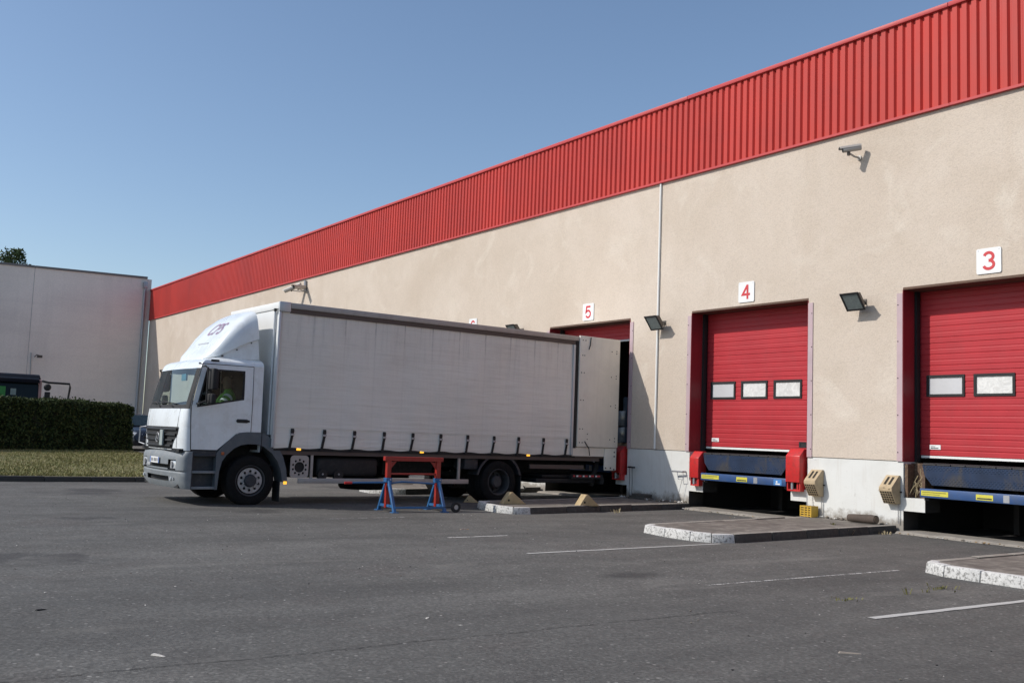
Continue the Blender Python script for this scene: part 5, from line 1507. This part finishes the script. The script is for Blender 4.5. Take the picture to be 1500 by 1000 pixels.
MB().lathe([(0, .28), (0, .46), (.05, .50), (.17, .50), (.22, .46), (.22, .28)], 'z', 30, (-1.25, 4.25, .22), closed=True).build('spare_wheel', TYRE, ch, smooth=True)
mb = MB(); mb.box((-.55, 6.05, .70), (-.12, 6.40, .96)); mb.build('tool_box', STEP_B, ch, bevel=.02)
for u0_, u1_, nm in ((2.5, 3.6, 'far_view_block'), (3.75, 5.7, 'far_view_block_long')): MB().box((-2.38, u0_, .42), (-1.75, u1_, .95)).build(nm, CHASSIS, ch, bevel=.03)  # added boxes that hide the sunlit ground and darken the underside
MB().box((-1.6, 7.6, .60), (-.9, 9.6, .96)).build('rear_filler_mass', CHASSIS, ch, bevel=.03)  # added dark mass that fills the bright gap behind the rear axle
for u0_ in (7.7, 8.6): MB().box((-2.40, u0_, .45), (-2.05, u0_+.75, .95)).build('far_rear_view_block', CHASSIS, ch, bevel=.02)  # added far-side boxes, block the lit ground behind the rear wheels
mb = MB(); mb.box((-1.8, 4.4, .55), (-.7, 5.6, .85)); mb.cyl((-1.2, 2.0, .62), (-1.2, 6.9, .55), .06, 10); mb.build('drive_line', CHASSIS, ch)
for s_, x0, x1 in ((1, -.06, -.50), (-1, -2.44, -2.0)):
    mb = MB(); n = 12
    for i in range(n):
        t0, t1 = R(15+150*i/n), R(15+150*(i+1)/n)
        for r_ in (.56,):
            mb.quad((x0, 6.92+r_*math.cos(t0), HZ+r_*math.sin(t0)), (x0, 6.92+r_*math.cos(t1), HZ+r_*math.sin(t1)), (x1, 6.92+r_*math.cos(t1), HZ+r_*math.sin(t1)), (x1, 6.92+r_*math.cos(t0), HZ+r_*math.sin(t0)))
            mb.quad((x0, 6.92+r_*math.cos(t0), HZ+r_*math.sin(t0)), (x0, 6.92+(r_+.05)*math.cos(t0), HZ+(r_+.05)*math.sin(t0)), (x0, 6.92+(r_+.05)*math.cos(t1), HZ+(r_+.05)*math.sin(t1)), (x0, 6.92+r_*math.cos(t1), HZ+r_*math.sin(t1)))
    m_ = mb.build('rear_mudguard', STEP_B, ch, smooth=True)
    MB().box((x0, 7.50, .10), (x1, 7.515, .62)).build('mud_flap', BLACK, m_)
MB().box((-.10, 7.75, .74), (-.06, 9.3, .83)).build('side_guard', RAIL_BR, ch)
mb = MB(); mb.box((-2.35, 8.0, .42), (-.15, 9.7, .52)); mb.box((-2.3, 8.2, .54), (-.2, 9.6, .60)); mb.build('tail_lift', DARK, ch, bevel=.01)
mb = MB(); mb.box((-2.4, 9.85, .40), (-.10, 9.97, .55)); ub = mb.build('underrun_bar', DARK, ch)
for i in range(9):
    u = 9.0+i*.095
    MB().box((-.062, u, .565), (-.056, u+.048, .60)).build('warning_stripe', WHITE_SIGN if i % 2 else SIGN_RED, ch)
    MB().box((-.062, u+.048, .565), (-.056, u+.095, .60)).build('warning_stripe', SIGN_RED, ch) if i % 2 else None
MB().box((-.16, 8.95, .52), (-.064, 9.9, .62)).build('stripe_beam', DARK, ch)
for x in (-.25, -2.2): MB().cyl((x, 9.7, .35), (x, 9.9, 1.0), .06, 10).build('lift_ram', CHASSIS, ch)
for u, z in ((2.225, 1.035), (4.93, 1.04), (7.665, 1.03)):
    MB().box((-.05, u-.045, z-.022), (-.022, u+.045, z+.022)).build('marker_lamp', AMBER, ch, bevel=.005)

# ------------------------------------------------------------------ the driver
def skin_person(name, joints, edges, root, mats, subd=2):
    me = bpy.data.meshes.new(name)
    me.from_pydata([j[0] for j in joints], edges, [])
    o = bpy.data.objects.new(name, me); COL.objects.link(o)
    sk = o.modifiers.new('skin', 'SKIN'); sk.use_smooth_shade = True
    sv = me.skin_vertices[0].data
    for i, j in enumerate(joints):
        sv[i].radius = (j[1], j[2] if len(j) > 2 else j[1]); sv[i].use_root = (i == root)
    o.modifiers.new('subd', 'SUBSURF').levels = subd; o.modifiers['subd'].render_levels = subd
    me.materials.append(mats)
    return o
HIVIS = M('hi_vis_green', (.16, .42, .06), .7, var=.2, vs=6)
REFL = M('reflective_band', (.86, .87, .84), .35, var=.05)
SKIN = M('skin', (.24, .14, .10), .6, var=.1)
HAIR = M('hair', (.03, .025, .02), .8)
dv = empty('person', (-17.72, 5.21, .07), R(1.31)); tag(dv, 'driver in green high visibility jacket sitting behind the cab side window', 'person')
sx = VC+.58
J = [((sx, 1.12, 1.47), .15, .13), ((sx, 1.14, 1.66), .15, .12), ((sx, 1.14, 1.86), .17, .12), ((sx, 1.12, 1.98), .10, .09), ((sx, 1.09, 2.07), .055),
     ((sx+.21, 1.08, 1.94), .075), ((sx+.33, .90, 1.76), .068), ((sx+.20, .76, 1.64), .045), ((sx-.20, 1.10, 1.93), .065), ((sx-.29, .97, 1.72), .055), ((sx-.18, .77, 1.64), .042),
     ((sx+.11, 1.0, 1.43), .095), ((sx+.14, .66, 1.46), .075), ((sx+.14, .58, 1.10), .05), ((sx-.11, 1.0, 1.43), .095), ((sx-.14, .66, 1.46), .075), ((sx-.14, .58, 1.10), .05)]
E_ = [(0, 1), (1, 2), (2, 3), (3, 4), (2, 5), (5, 6), (6, 7), (2, 8), (8, 9), (9, 10), (0, 11), (11, 12), (12, 13), (0, 14), (14, 15), (15, 16)]
bd = skin_person('body', J, E_, 0, HIVIS); bd.parent = dv
hd = skin_person('head', [((sx, 1.09, 2.04), .05), ((sx, 1.08, 2.12), .075, .085), ((sx, 1.08, 2.21), .082, .098), ((sx, 1.09, 2.28), .06, .075)], [(0, 1), (1, 2), (2, 3)], 1, SKIN); hd.parent = dv
mb = MB(); mb.hexa([(sx-.014, .995, 2.13), (sx+.014, .995, 2.13), (sx+.014, .96, 2.135), (sx-.014, .96, 2.135), (sx-.008, .99, 2.19), (sx+.008, .99, 2.19), (sx+.006, .975, 2.19), (sx-.006, .975, 2.19)]); mb.build('nose', SKIN, hd)
hr = skin_person('hair', [((sx, 1.13, 2.20), .082, .075), ((sx, 1.10, 2.30), .075, .08)], [(0, 1)], 0, HAIR); hr.parent = hd
for s_ in (1, -1):
    hx, hy, hz = sx+s_*.17, .74, 1.645
    HJ = [((hx, hy+.03, hz), .032, .022), ((hx-s_*.01, hy-.04, hz+.01), .036, .02)]
    HE = [(0, 1)]
    for f_ in range(4):
        bx_ = hx-s_*.01+(f_-1.5)*.018; k = len(HJ)
        HJ += [((bx_, hy-.075, hz+.012), .009), ((bx_, hy-.10, hz-.005-.003*f_), .0085), ((bx_, hy-.09, hz-.035), .008)]; HE += [(1, k), (k, k+1), (k+1, k+2)]
    k = len(HJ); HJ += [((hx-s_*.045, hy-.03, hz+.01), .010), ((hx-s_*.05, hy-.07, hz+.0), .009)]; HE += [(0, k), (k, k+1)]
    h_ = skin_person('hand', HJ, HE, 0, SKIN, 1); h_.parent = dv
# reflective bands round the jacket and sleeves
def band(c, axis, r1, r2, w, name):
    axis = Vector(axis).normalized(); a = axis.orthogonal().normalized(); b = axis.cross(a)
    if abs(axis.z) > .8: a, b = Vector((1, 0, 0)), Vector((0, 1, 0))
    mb = MB(); n = 20; c = Vector(c); L = []
    for k in range(n):
        t = 2*math.pi*k/n; p = a*math.cos(t)*r1 + b*math.sin(t)*r2
        L.append((c+p-axis*w/2, c+p+axis*w/2))
    for k in range(n): mb.quad(L[k][0], L[(k+1) % n][0], L[(k+1) % n][1], L[k][1])
    mb.build(name, REFL, bd, smooth=True)
band((sx, 1.14, 1.60), (0, 0, 1), .168, .142, .05, 'reflective_band')
band((sx, 1.14, 1.74), (0, 0, 1), .180, .142, .05, 'reflective_band')
band((sx+.265, 1.0, 1.86), (.12, -.18, -.18), .090, .090, .06, 'reflective_band')
band((sx+.32, .92, 1.78), (.12, -.18, -.18), .086, .086, .06, 'reflective_band')
# ------------------------------------------------------------------ lawn, kerb, hedge
def lawn_mat():
    m, nt, b = nodes('dry_lawn')
    p = coords(nt, 'Position')
    n1 = noise(nt, p, .5, 6, .65, .5); n2 = noise(nt, p, 3.5, 6, .7); n3 = noise(nt, p, 30, 3, .7)
    c = mix(nt, ramp(nt, n1, [(.35, 0), (.65, 1)]), (.155, .165, .058), (.235, .21, .09))
    c = mix(nt, ramp(nt, n2, [(.48, 0), (.68, .9)]), c, (.27, .225, .125))
    c = mix(nt, 1.0, c, ramp(nt, n3, [(.3, .6), (.7, 1.3)]), 'MULTIPLY')
    nt.links.new(c, b.inputs['Base Color']); b.inputs['Roughness'].default_value = .95
    bump(nt, b, mth(nt, 'ADD', n3, n2), .8, .05)
    return m
LAWN = lawn_mat()
LX0, LY1 = -25.0, 9.4
mb = MB(); lx = [LX0, -26, -28, -31, -34, -38, -41]; ly = [-70, -30, -10, 0, 4, 7, LY1]
for x in lx:
    for y in ly: mb.v.append((x, y, zg(x)+.115+(random.uniform(-.015, .015))))
for i in range(len(lx)-1):
    for j in range(len(ly)-1):
        k = len(ly); mb.f.append((i*k+j, (i+1)*k+j, (i+1)*k+j+1, i*k+j+1)); mb.m.append(0)
tag(mb.build('lawn', LAWN, smooth=True), 'strip of dry olive lawn in front of the hedge', kind='structure')
ke = empty('lawn_kerb', (LX0, 0, 0)); tag(ke, 'low dark kerb along the lawn edge', kind='structure')
km = MB().box((.0, -.495, -.1), (.14, .495, .12)).mesh('kerb_stone', KERB_F, bevel=.015)
for i in range(26):
    o = obj('kerb_stone', km, ke, (random.uniform(-.006, .006), LY1-.5-i, random.uniform(-.006, .006)))
km2 = MB().box((-.495, .0, -.1), (.495, .14, .12)).mesh('kerb_stone', KERB_F, bevel=.015)
for i in range(15):
    obj('kerb_stone', km2, ke, (-.5-i*1.0+.14, LY1, zg(LX0-i)+.0))
# grass blades
def blades(n, xr, yr, h, w, zfun):
    x = rng.uniform(*xr, n); y = rng.uniform(*yr, n); t = rng.uniform(0, 6.28, n); l = rng.uniform(.4, 1, n)*h
    z = np.array([zfun(a) for a in x])
    dx, dy = np.cos(t)*w, np.sin(t)*w; ox, oy = rng.normal(0, .5, n)*l, rng.normal(0, .5, n)*l
    V = np.empty((n, 3, 3)); V[:, 0] = np.stack([x-dx, y-dy, z], 1); V[:, 1] = np.stack([x+dx, y+dy, z], 1); V[:, 2] = np.stack([x+ox, y+oy, z+l], 1)
    return V.reshape(-1, 3)
def tri_mesh(name, V, per, mat_):
    me = bpy.data.meshes.new(name); n = len(V)//per
    me.vertices.add(len(V)); me.vertices.foreach_set('co', V.ravel())
    me.loops.add(len(V)); me.loops.foreach_set('vertex_index', np.arange(len(V)))
    me.polygons.add(n); me.polygons.foreach_set('loop_start', np.arange(n)*per); me.polygons.foreach_set('loop_total', np.full(n, per))
    me.materials.append(mat_); me.update(calc_edges=True); me.validate()
    return me
def blade_mat(name, a, b_, c_):
    m, nt, b = nodes(name)
    g = N(nt, 'ShaderNodeNewGeometry')
    col = ramp(nt, g.outputs['Random Per Island'], [(0, a), (.55, b_), (1, c_)])
    nt.links.new(col, b.inputs['Base Color']); b.inputs['Roughness'].default_value = .7; b.inputs['Specular IOR Level'].default_value = .25
    return m
GRASS = blade_mat('grass_blade', (.105, .125, .032), (.19, .185, .065), (.33, .28, .14))
V = np.concatenate([blades(30000, (-37.5, LX0-.15), (1.5, LY1-.05), .075, .012, lambda x: zg(x)+.105), blades(2500, (LX0-.5, LX0-.05), (1.5, LY1), .10, .012, lambda x: zg(x)+.10)])
tag(obj('grass', tri_mesh('grass', V, 3, GRASS)), 'short patchy dry grass blades on the lawn', 'grass', kind='stuff')

def leaves(P, size, jitter=1.0):
    n = len(P); s_ = rng.uniform(*size, n)
    a = rng.normal(size=(n, 3)); a /= np.linalg.norm(a, axis=1)[:, None]
    b = rng.normal(size=(n, 3)); b -= a*(a*b).sum(1)[:, None]; b /= np.linalg.norm(b, axis=1)[:, None]
    a *= s_[:, None]; b *= (s_*rng.uniform(.35, .6, n))[:, None]
    return np.stack([P-a, P+b, P+a, P-b], 1).reshape(-1, 3)
HLEAF = blade_mat('hedge_leaf', (.020, .034, .010), (.042, .062, .018), (.085, .105, .032))
hd_ = empty('hedge', (-36.6, 6.6, .3), math.atan2(1.5, 4.8)); tag(hd_, 'clipped dark green hedge behind the lawn', 'hedge')
HL0, HL1, HT, HH = -13.0, 2.98, 1.5, 1.78        # along y, thickness to -x, height
MB().box((-HT+.12, HL0+.1, -.2), (-.12, HL1-.12, HH-.10)).build('core', M('hedge_core', (.012, .016, .007), 1.0), hd_)
def hedge_pts(n):
    out = []
    y = rng.uniform(HL0, HL1, n); z = rng.uniform(-.15, HH, n)
    und = .045*np.sin(y*2.3)+.04*np.sin(y*5.7+1)+.02*np.sin(y*13.1)
    k = n//10
    f = slice(0, 6*k); t = slice(6*k, 9*k); e = slice(9*k, n)
    x = np.empty(n)
    x[f] = -rng.gamma(1.4, .05, 6*k) + .03 + und[f] + .03*np.sin(z[f]*6+y[f]*3); 
    x[t] = rng.uniform(-HT, 0.02, 3*k); z[t] = HH - rng.gamma(1.3, .045, 3*k) + und[t]*.8 + .10*rng.random(3*k)*(rng.random(3*k) > .93)
    x[e] = rng.uniform(-HT, 0, n-9*k); y[e] = HL1 - rng.gamma(1.4, .05, n-9*k) + .05*np.sin(z[e]*4)
    # rounded shoulders
    r_ = .12
    over = (z > HH-r_) & (x > -r_); x[over] -= (z[over]-(HH-r_))*.6
    over = (z > HH-r_*2) & (y > HL1-r_*2); z[over] -= (y[over]-(HL1-r_*2))*.5
    return np.stack([x, y, z], 1)
HV = leaves(hedge_pts(60000), (.028, .065))
obj('foliage', tri_mesh('foliage', HV, 4, HLEAF), hd_)
mb = MB()
for i in range(26):
    y = HL0+.3+i*.63; mb.tube([(-.35+random.uniform(-.1, .1), y, -.25), (-.3, y+random.uniform(-.08, .08), .25), (-.35, y+random.uniform(-.1, .1), .7)], [.04, .03, .02], 6)
mb.build('stem', WOOD, hd_)

# ------------------------------------------------------------------ trees beyond the roof
def tree(x, y, h, r, cz, n, label, seed):
    rg = np.random.default_rng(seed)
    t = empty('tree', (x, y, .3)); tag(t, label, 'tree', 'trees beyond the concrete building')
    mb = MB(); mb.tube([(0, 0, 0), (.1, .05, h*.3), (.0, .1, h*.6), (.1, 0, h*.9)], [.35, .26, .16, .04], 8)
    for k in range(9):
        a = rg.uniform(0, 6.28); z0 = h*rg.uniform(.35, .75); mb.tube([(0, 0, z0), (r*.4*math.cos(a), r*.4*math.sin(a), z0+h*.08), (r*.8*math.cos(a), r*.8*math.sin(a), z0+h*.12)], [.10, .06, .02], 6)
    mb.build('trunk', WOOD, t, smooth=True)
    C = []
    for k in range(60):
        a = rg.uniform(0, 6.28); zz_ = rg.uniform(-1, 1); rr = (1-abs(zz_)**1.6)**.6*r*rg.uniform(.35, 1.0)
        c = np.array([rr*math.cos(a), rr*math.sin(a), cz+zz_*(h-cz)])
        q = rg.normal(size=(n//60, 3)); q /= np.linalg.norm(q, axis=1)[:, None]; q *= (rg.random(n//60)**.4)[:, None]*rg.uniform(.35, .75)
        C.append(c + q)
    C = np.concatenate(C); C = C[C[:, 2] < h]
    obj('crown', tri_mesh('crown', leaves(C, (.09, .19)), 4, TLEAF), t)
TLEAF = blade_mat('tree_leaf', (.022, .038, .012), (.045, .070, .022), (.085, .115, .04))
tree(-80, 7.3, 14.9, 3.1, 9.7, 9000, 'taller dark tree rising above the concrete building roof', 3)
tree(-84, 11.55, 14.0, 1.9, 10.0, 5000, 'small treetop just clearing the concrete roof', 5)

# ------------------------------------------------------------------ dark lorry behind the hedge (faces +X)
NAVY = M('lorry_black', (.006, .006, .008), .5, var=.2, vs=2, spec=.12)
PINKP = M('lorry_pillar', (.42, .24, .22), .45, var=.1)
DKGL = M('dark_glass', (.006, .012, .015), .15, var=.1, spec=.2)
lo = empty('lorry', (-43.0, 6.0, .30)); tag(lo, 'black lorry cab parked behind the hedge with mirror arms out', 'lorry')
W2 = 1.24
def sec(x, z, hw): return [(x, hw, z), (x, -hw, z)]
prof = [(.0, .35), (.06, .9), (.05, 1.45), (-.02, 1.62), (-.16, 2.55), (-.30, 2.72), (-.60, 2.86), (-1.7, 2.88), (-1.7, .35)]
MB().prism([(p[0], p[1]) for p in prof], 'y', -W2, W2).build('cab', NAVY, lo, bevel=.06, seg=3)
MB().hexa([(.00, -W2+.13, 1.66), (.03, W2-.13, 1.66), (-.03, W2-.13, 1.64), (-.05, -W2+.13, 1.64), (-.125, -W2+.13, 2.50), (-.095, W2-.13, 2.50), (-.2, W2-.13, 2.5), (-.2, -W2+.13, 2.5)]).build('windscreen', DKGL, lo)
MB().hexa([(.12, -W2+.1, 2.50), (.12, W2-.1, 2.50), (-.10, W2-.1, 2.50), (-.10, -W2+.1, 2.50), (.03, -W2+.1, 2.64), (.03, W2-.1, 2.64), (-.18, W2-.1, 2.72), (-.18, -W2+.1, 2.72)]).build('sun_visor', NAVY, lo, bevel=.02)
for s_ in (1, -1):
    MB().hexa([(.04, s_*(W2-.11), 1.6), (.04, s_*(W2+.005), 1.6), (-.1, s_*(W2+.005), 1.6), (-.1, s_*(W2-.11), 1.6), (-.10, s_*(W2-.11), 2.62), (-.10, s_*(W2+.005), 2.62), (-.26, s_*(W2+.005), 2.66), (-.26, s_*(W2-.11), 2.66)]).build('pillar', PINKP, lo, bevel=.02)
    m_ = empty('mirror', (0, 0, 0), parent=lo)
    MB().tube([(-.02, s_*1.24, 2.60), (.10, s_*1.46, 2.55), (.14, s_*2.22, 2.54), (.14, s_*2.25, 2.40), (.12, s_*2.20, 1.88), (.05, s_*1.95, 1.78), (-.02, s_*1.26, 1.72)], .042, 8).build('mirror_arm', BLACK, m_, smooth=True)
    MB().lathe([(-.05, 0), (-.05, .10), (.0, .14), (.05, .10), (.07, 0)], 'x', 14, (.14, s_*1.42, 2.36)).build('round_mirror', BLACK, m_, smooth=True)
    MB().box((.08, s_*1.33, 1.78), (.20, s_*1.53, 2.18)).build('mirror_housing', BLACK, m_, bevel=.03)
MB().box((-.06, -.95, 1.95), (-.03, -.05, 2.32)).build('green_board', M('board_green', (.03, .22, .05), .6), lo)
for o in lo.children:
    if o.name.startswith('green_board'): o.location = (.065, 0, 0)
MB().box((.035, .12, 2.0), (.045, .32, 2.25)).build('pale_card', M('card_pale', (.22, .30, .30), .7), lo, )
mb = MB(); mb.box((.075, -.95, 1.68), (.085, -.5, 1.76)); mb.box((.075, -.4, 1.68), (.085, -.05, 1.75)); mb.box((.075, .3, 1.67), (.085, .85, 1.77)); mb.build('dash_papers', M('paper_blue', (.25, .45, .5), .7), lo)
MB().box((.02, -1.1, .45), (.10, 1.1, .95)).build('grille', DARK, lo, bevel=.02)
MB().box((.0, -1.22, .25), (.14, 1.22, .5)).build('bumper', DARK, lo, bevel=.03)
for s_ in (1, -1):
    MB().box((.09, s_*.72, .55), (.125, s_*1.05, .75)).build('headlight', LENS, lo, bevel=.01)
    for x in (-1.0, -4.6):
        w_ = MB().lathe([(-.14, .28), (-.15, .45), (-.10, .5), (.10, .5), (.15, .45), (.14, .28)], 'y', 28, (x, s_*1.02, .5), closed=True).build('wheel', TYRE, lo, smooth=True)
        MB().lathe([(-.10, 0), (-.10, .28), (.10, .28), (.10, 0)], 'y', 20, (x, s_*1.02, .5)).build('rim', RIM_D, w_)
MB().box((-6.5, -1.2, .95), (-1.9, 1.2, 1.25)).build('flatbed', DARK, lo, bevel=.02)
MB().box((-6.4, -.45, .6), (-.3, .45, .94)).build('chassis', CHASSIS, lo)

# ------------------------------------------------------------------ dark car beside the hedge end (faces +X)
CARP = M('car_paint_dark', (.010, .014, .024), .3, var=.15, vs=2, coat=.3)
ca = empty('car', (-40.4, 11.02, .30)); tag(ca, 'dark blue car parked beyond the end of the hedge', 'car')
def carsec(x, zl, zh, hw, round_=.12):
    return [(x, -hw, zl), (x, -hw-.03, (zl+zh)/2), (x, -hw+.02, zh-round_), (x, -hw+.16, zh), (x, 0, zh+.02), (x, hw-.16, zh), (x, hw-.02, zh-round_), (x, hw+.03, (zl+zh)/2), (x, hw, zl)]
S_ = [carsec(.0, .28, .55, .66), carsec(-.08, .20, .72, .78), carsec(-.45, .20, .84, .83), carsec(-1.05, .20, .95, .84), carsec(-2.2, .20, .97, .85), carsec(-3.4, .20, .98, .83), carsec(-3.95, .22, .90, .78), carsec(-4.1, .34, .62, .68)]
mb = MB()
for a, b in zip(S_, S_[1:]):
    for i in range(len(a)-1): mb.quad(a[i], a[i+1], b[i+1], b[i])
    mb.quad(a[-1], a[0], b[0], b[-1])
mb.quad(*S_[0]); mb.quad(*S_[-1])
mb.build('body', CARP, ca, smooth=True, weld=True, ang=50)
gh = [(-1.0, .93, .76), (-1.72, 1.42, .58), (-2.6, 1.47, .57), (-3.3, 1.36, .56), (-3.85, .93, .72)]
mb = MB()
for (xa, za, wa), (xb, zb, wb) in zip(gh, gh[1:]):
    mb.quad((xa, -wa, za), (xa, wa, za), (xb, wb, zb), (xb, -wb, zb))
mb.build('roof', CARP, ca, smooth=True) 
mb = MB()
for s_ in (1, -1): mb.quad(*[(x, s_*w, z) for x, z, w in gh])
mb.build('side_window', DKGL, ca)
MB().quad((-1.06, -.70, .985), (-1.06, .70, .985), (-1.66, .54, 1.405), (-1.66, -.54, 1.405)).build('windscreen', M('car_glass', (.02, .035, .042), .25, var=.3), ca)
MB().quad((-3.36, -.5, 1.345), (-3.36, .5, 1.345), (-3.80, .66, .985), (-3.80, -.66, .985)).build('rear_window', DKGL, ca)
for o in list(ca.children):
    if o.name.startswith(('windscreen', 'rear_window')): o.location = (.012 if o.name.startswith('wind') else -.012, 0, .012)
for s_ in (1, -1):
    MB().hexa([(.0, s_*.45, .56), (-.10, s_*.76, .58), (-.3, s_*.76, .58), (-.2, s_*.45, .56), (-.06, s_*.45, .70), (-.16, s_*.76, .73), (-.3, s_*.76, .73), (-.2, s_*.45, .70)]).build('headlight', LENS, ca, bevel=.02)
    MB().box((-1.15, s_*.86, .95), (-1.3, s_*1.02, 1.07)).build('mirror', CARP, ca, bevel=.03)
    for x in (-.80, -3.30):
        w_ = MB().lathe([(-.09, .19), (-.10, .28), (-.07, .31), (.07, .31), (.10, .28), (.09, .19)], 'y', 26, (x, s_*.77, .31), closed=True).build('wheel', TYRE, ca, smooth=True)
        MB().lathe([(-.09, 0), (-.09, .19), (.09, .19), (.09, 0)], 'y', 18, (x, s_*.77, .31)).build('rim', RIM, w_)
MB().box((-.05, -.26, .33), (.018, .26, .44)).build('number_plate', WHITE_SIGN, ca)
mb = MB()
for i in range(6): mb.box((.0185, -.19+i*.07, .36), (.0195, -.15+i*.07, .42))
mb.build('plate_print', INK, ca)
MB().box((-.06, -.42, .50), (.012, .42, .60)).build('grille', BLACK, ca, bevel=.01)
MB().box((-.10, -.6, .22), (.0, .6, .29)).build('air_intake', BLACK, ca)
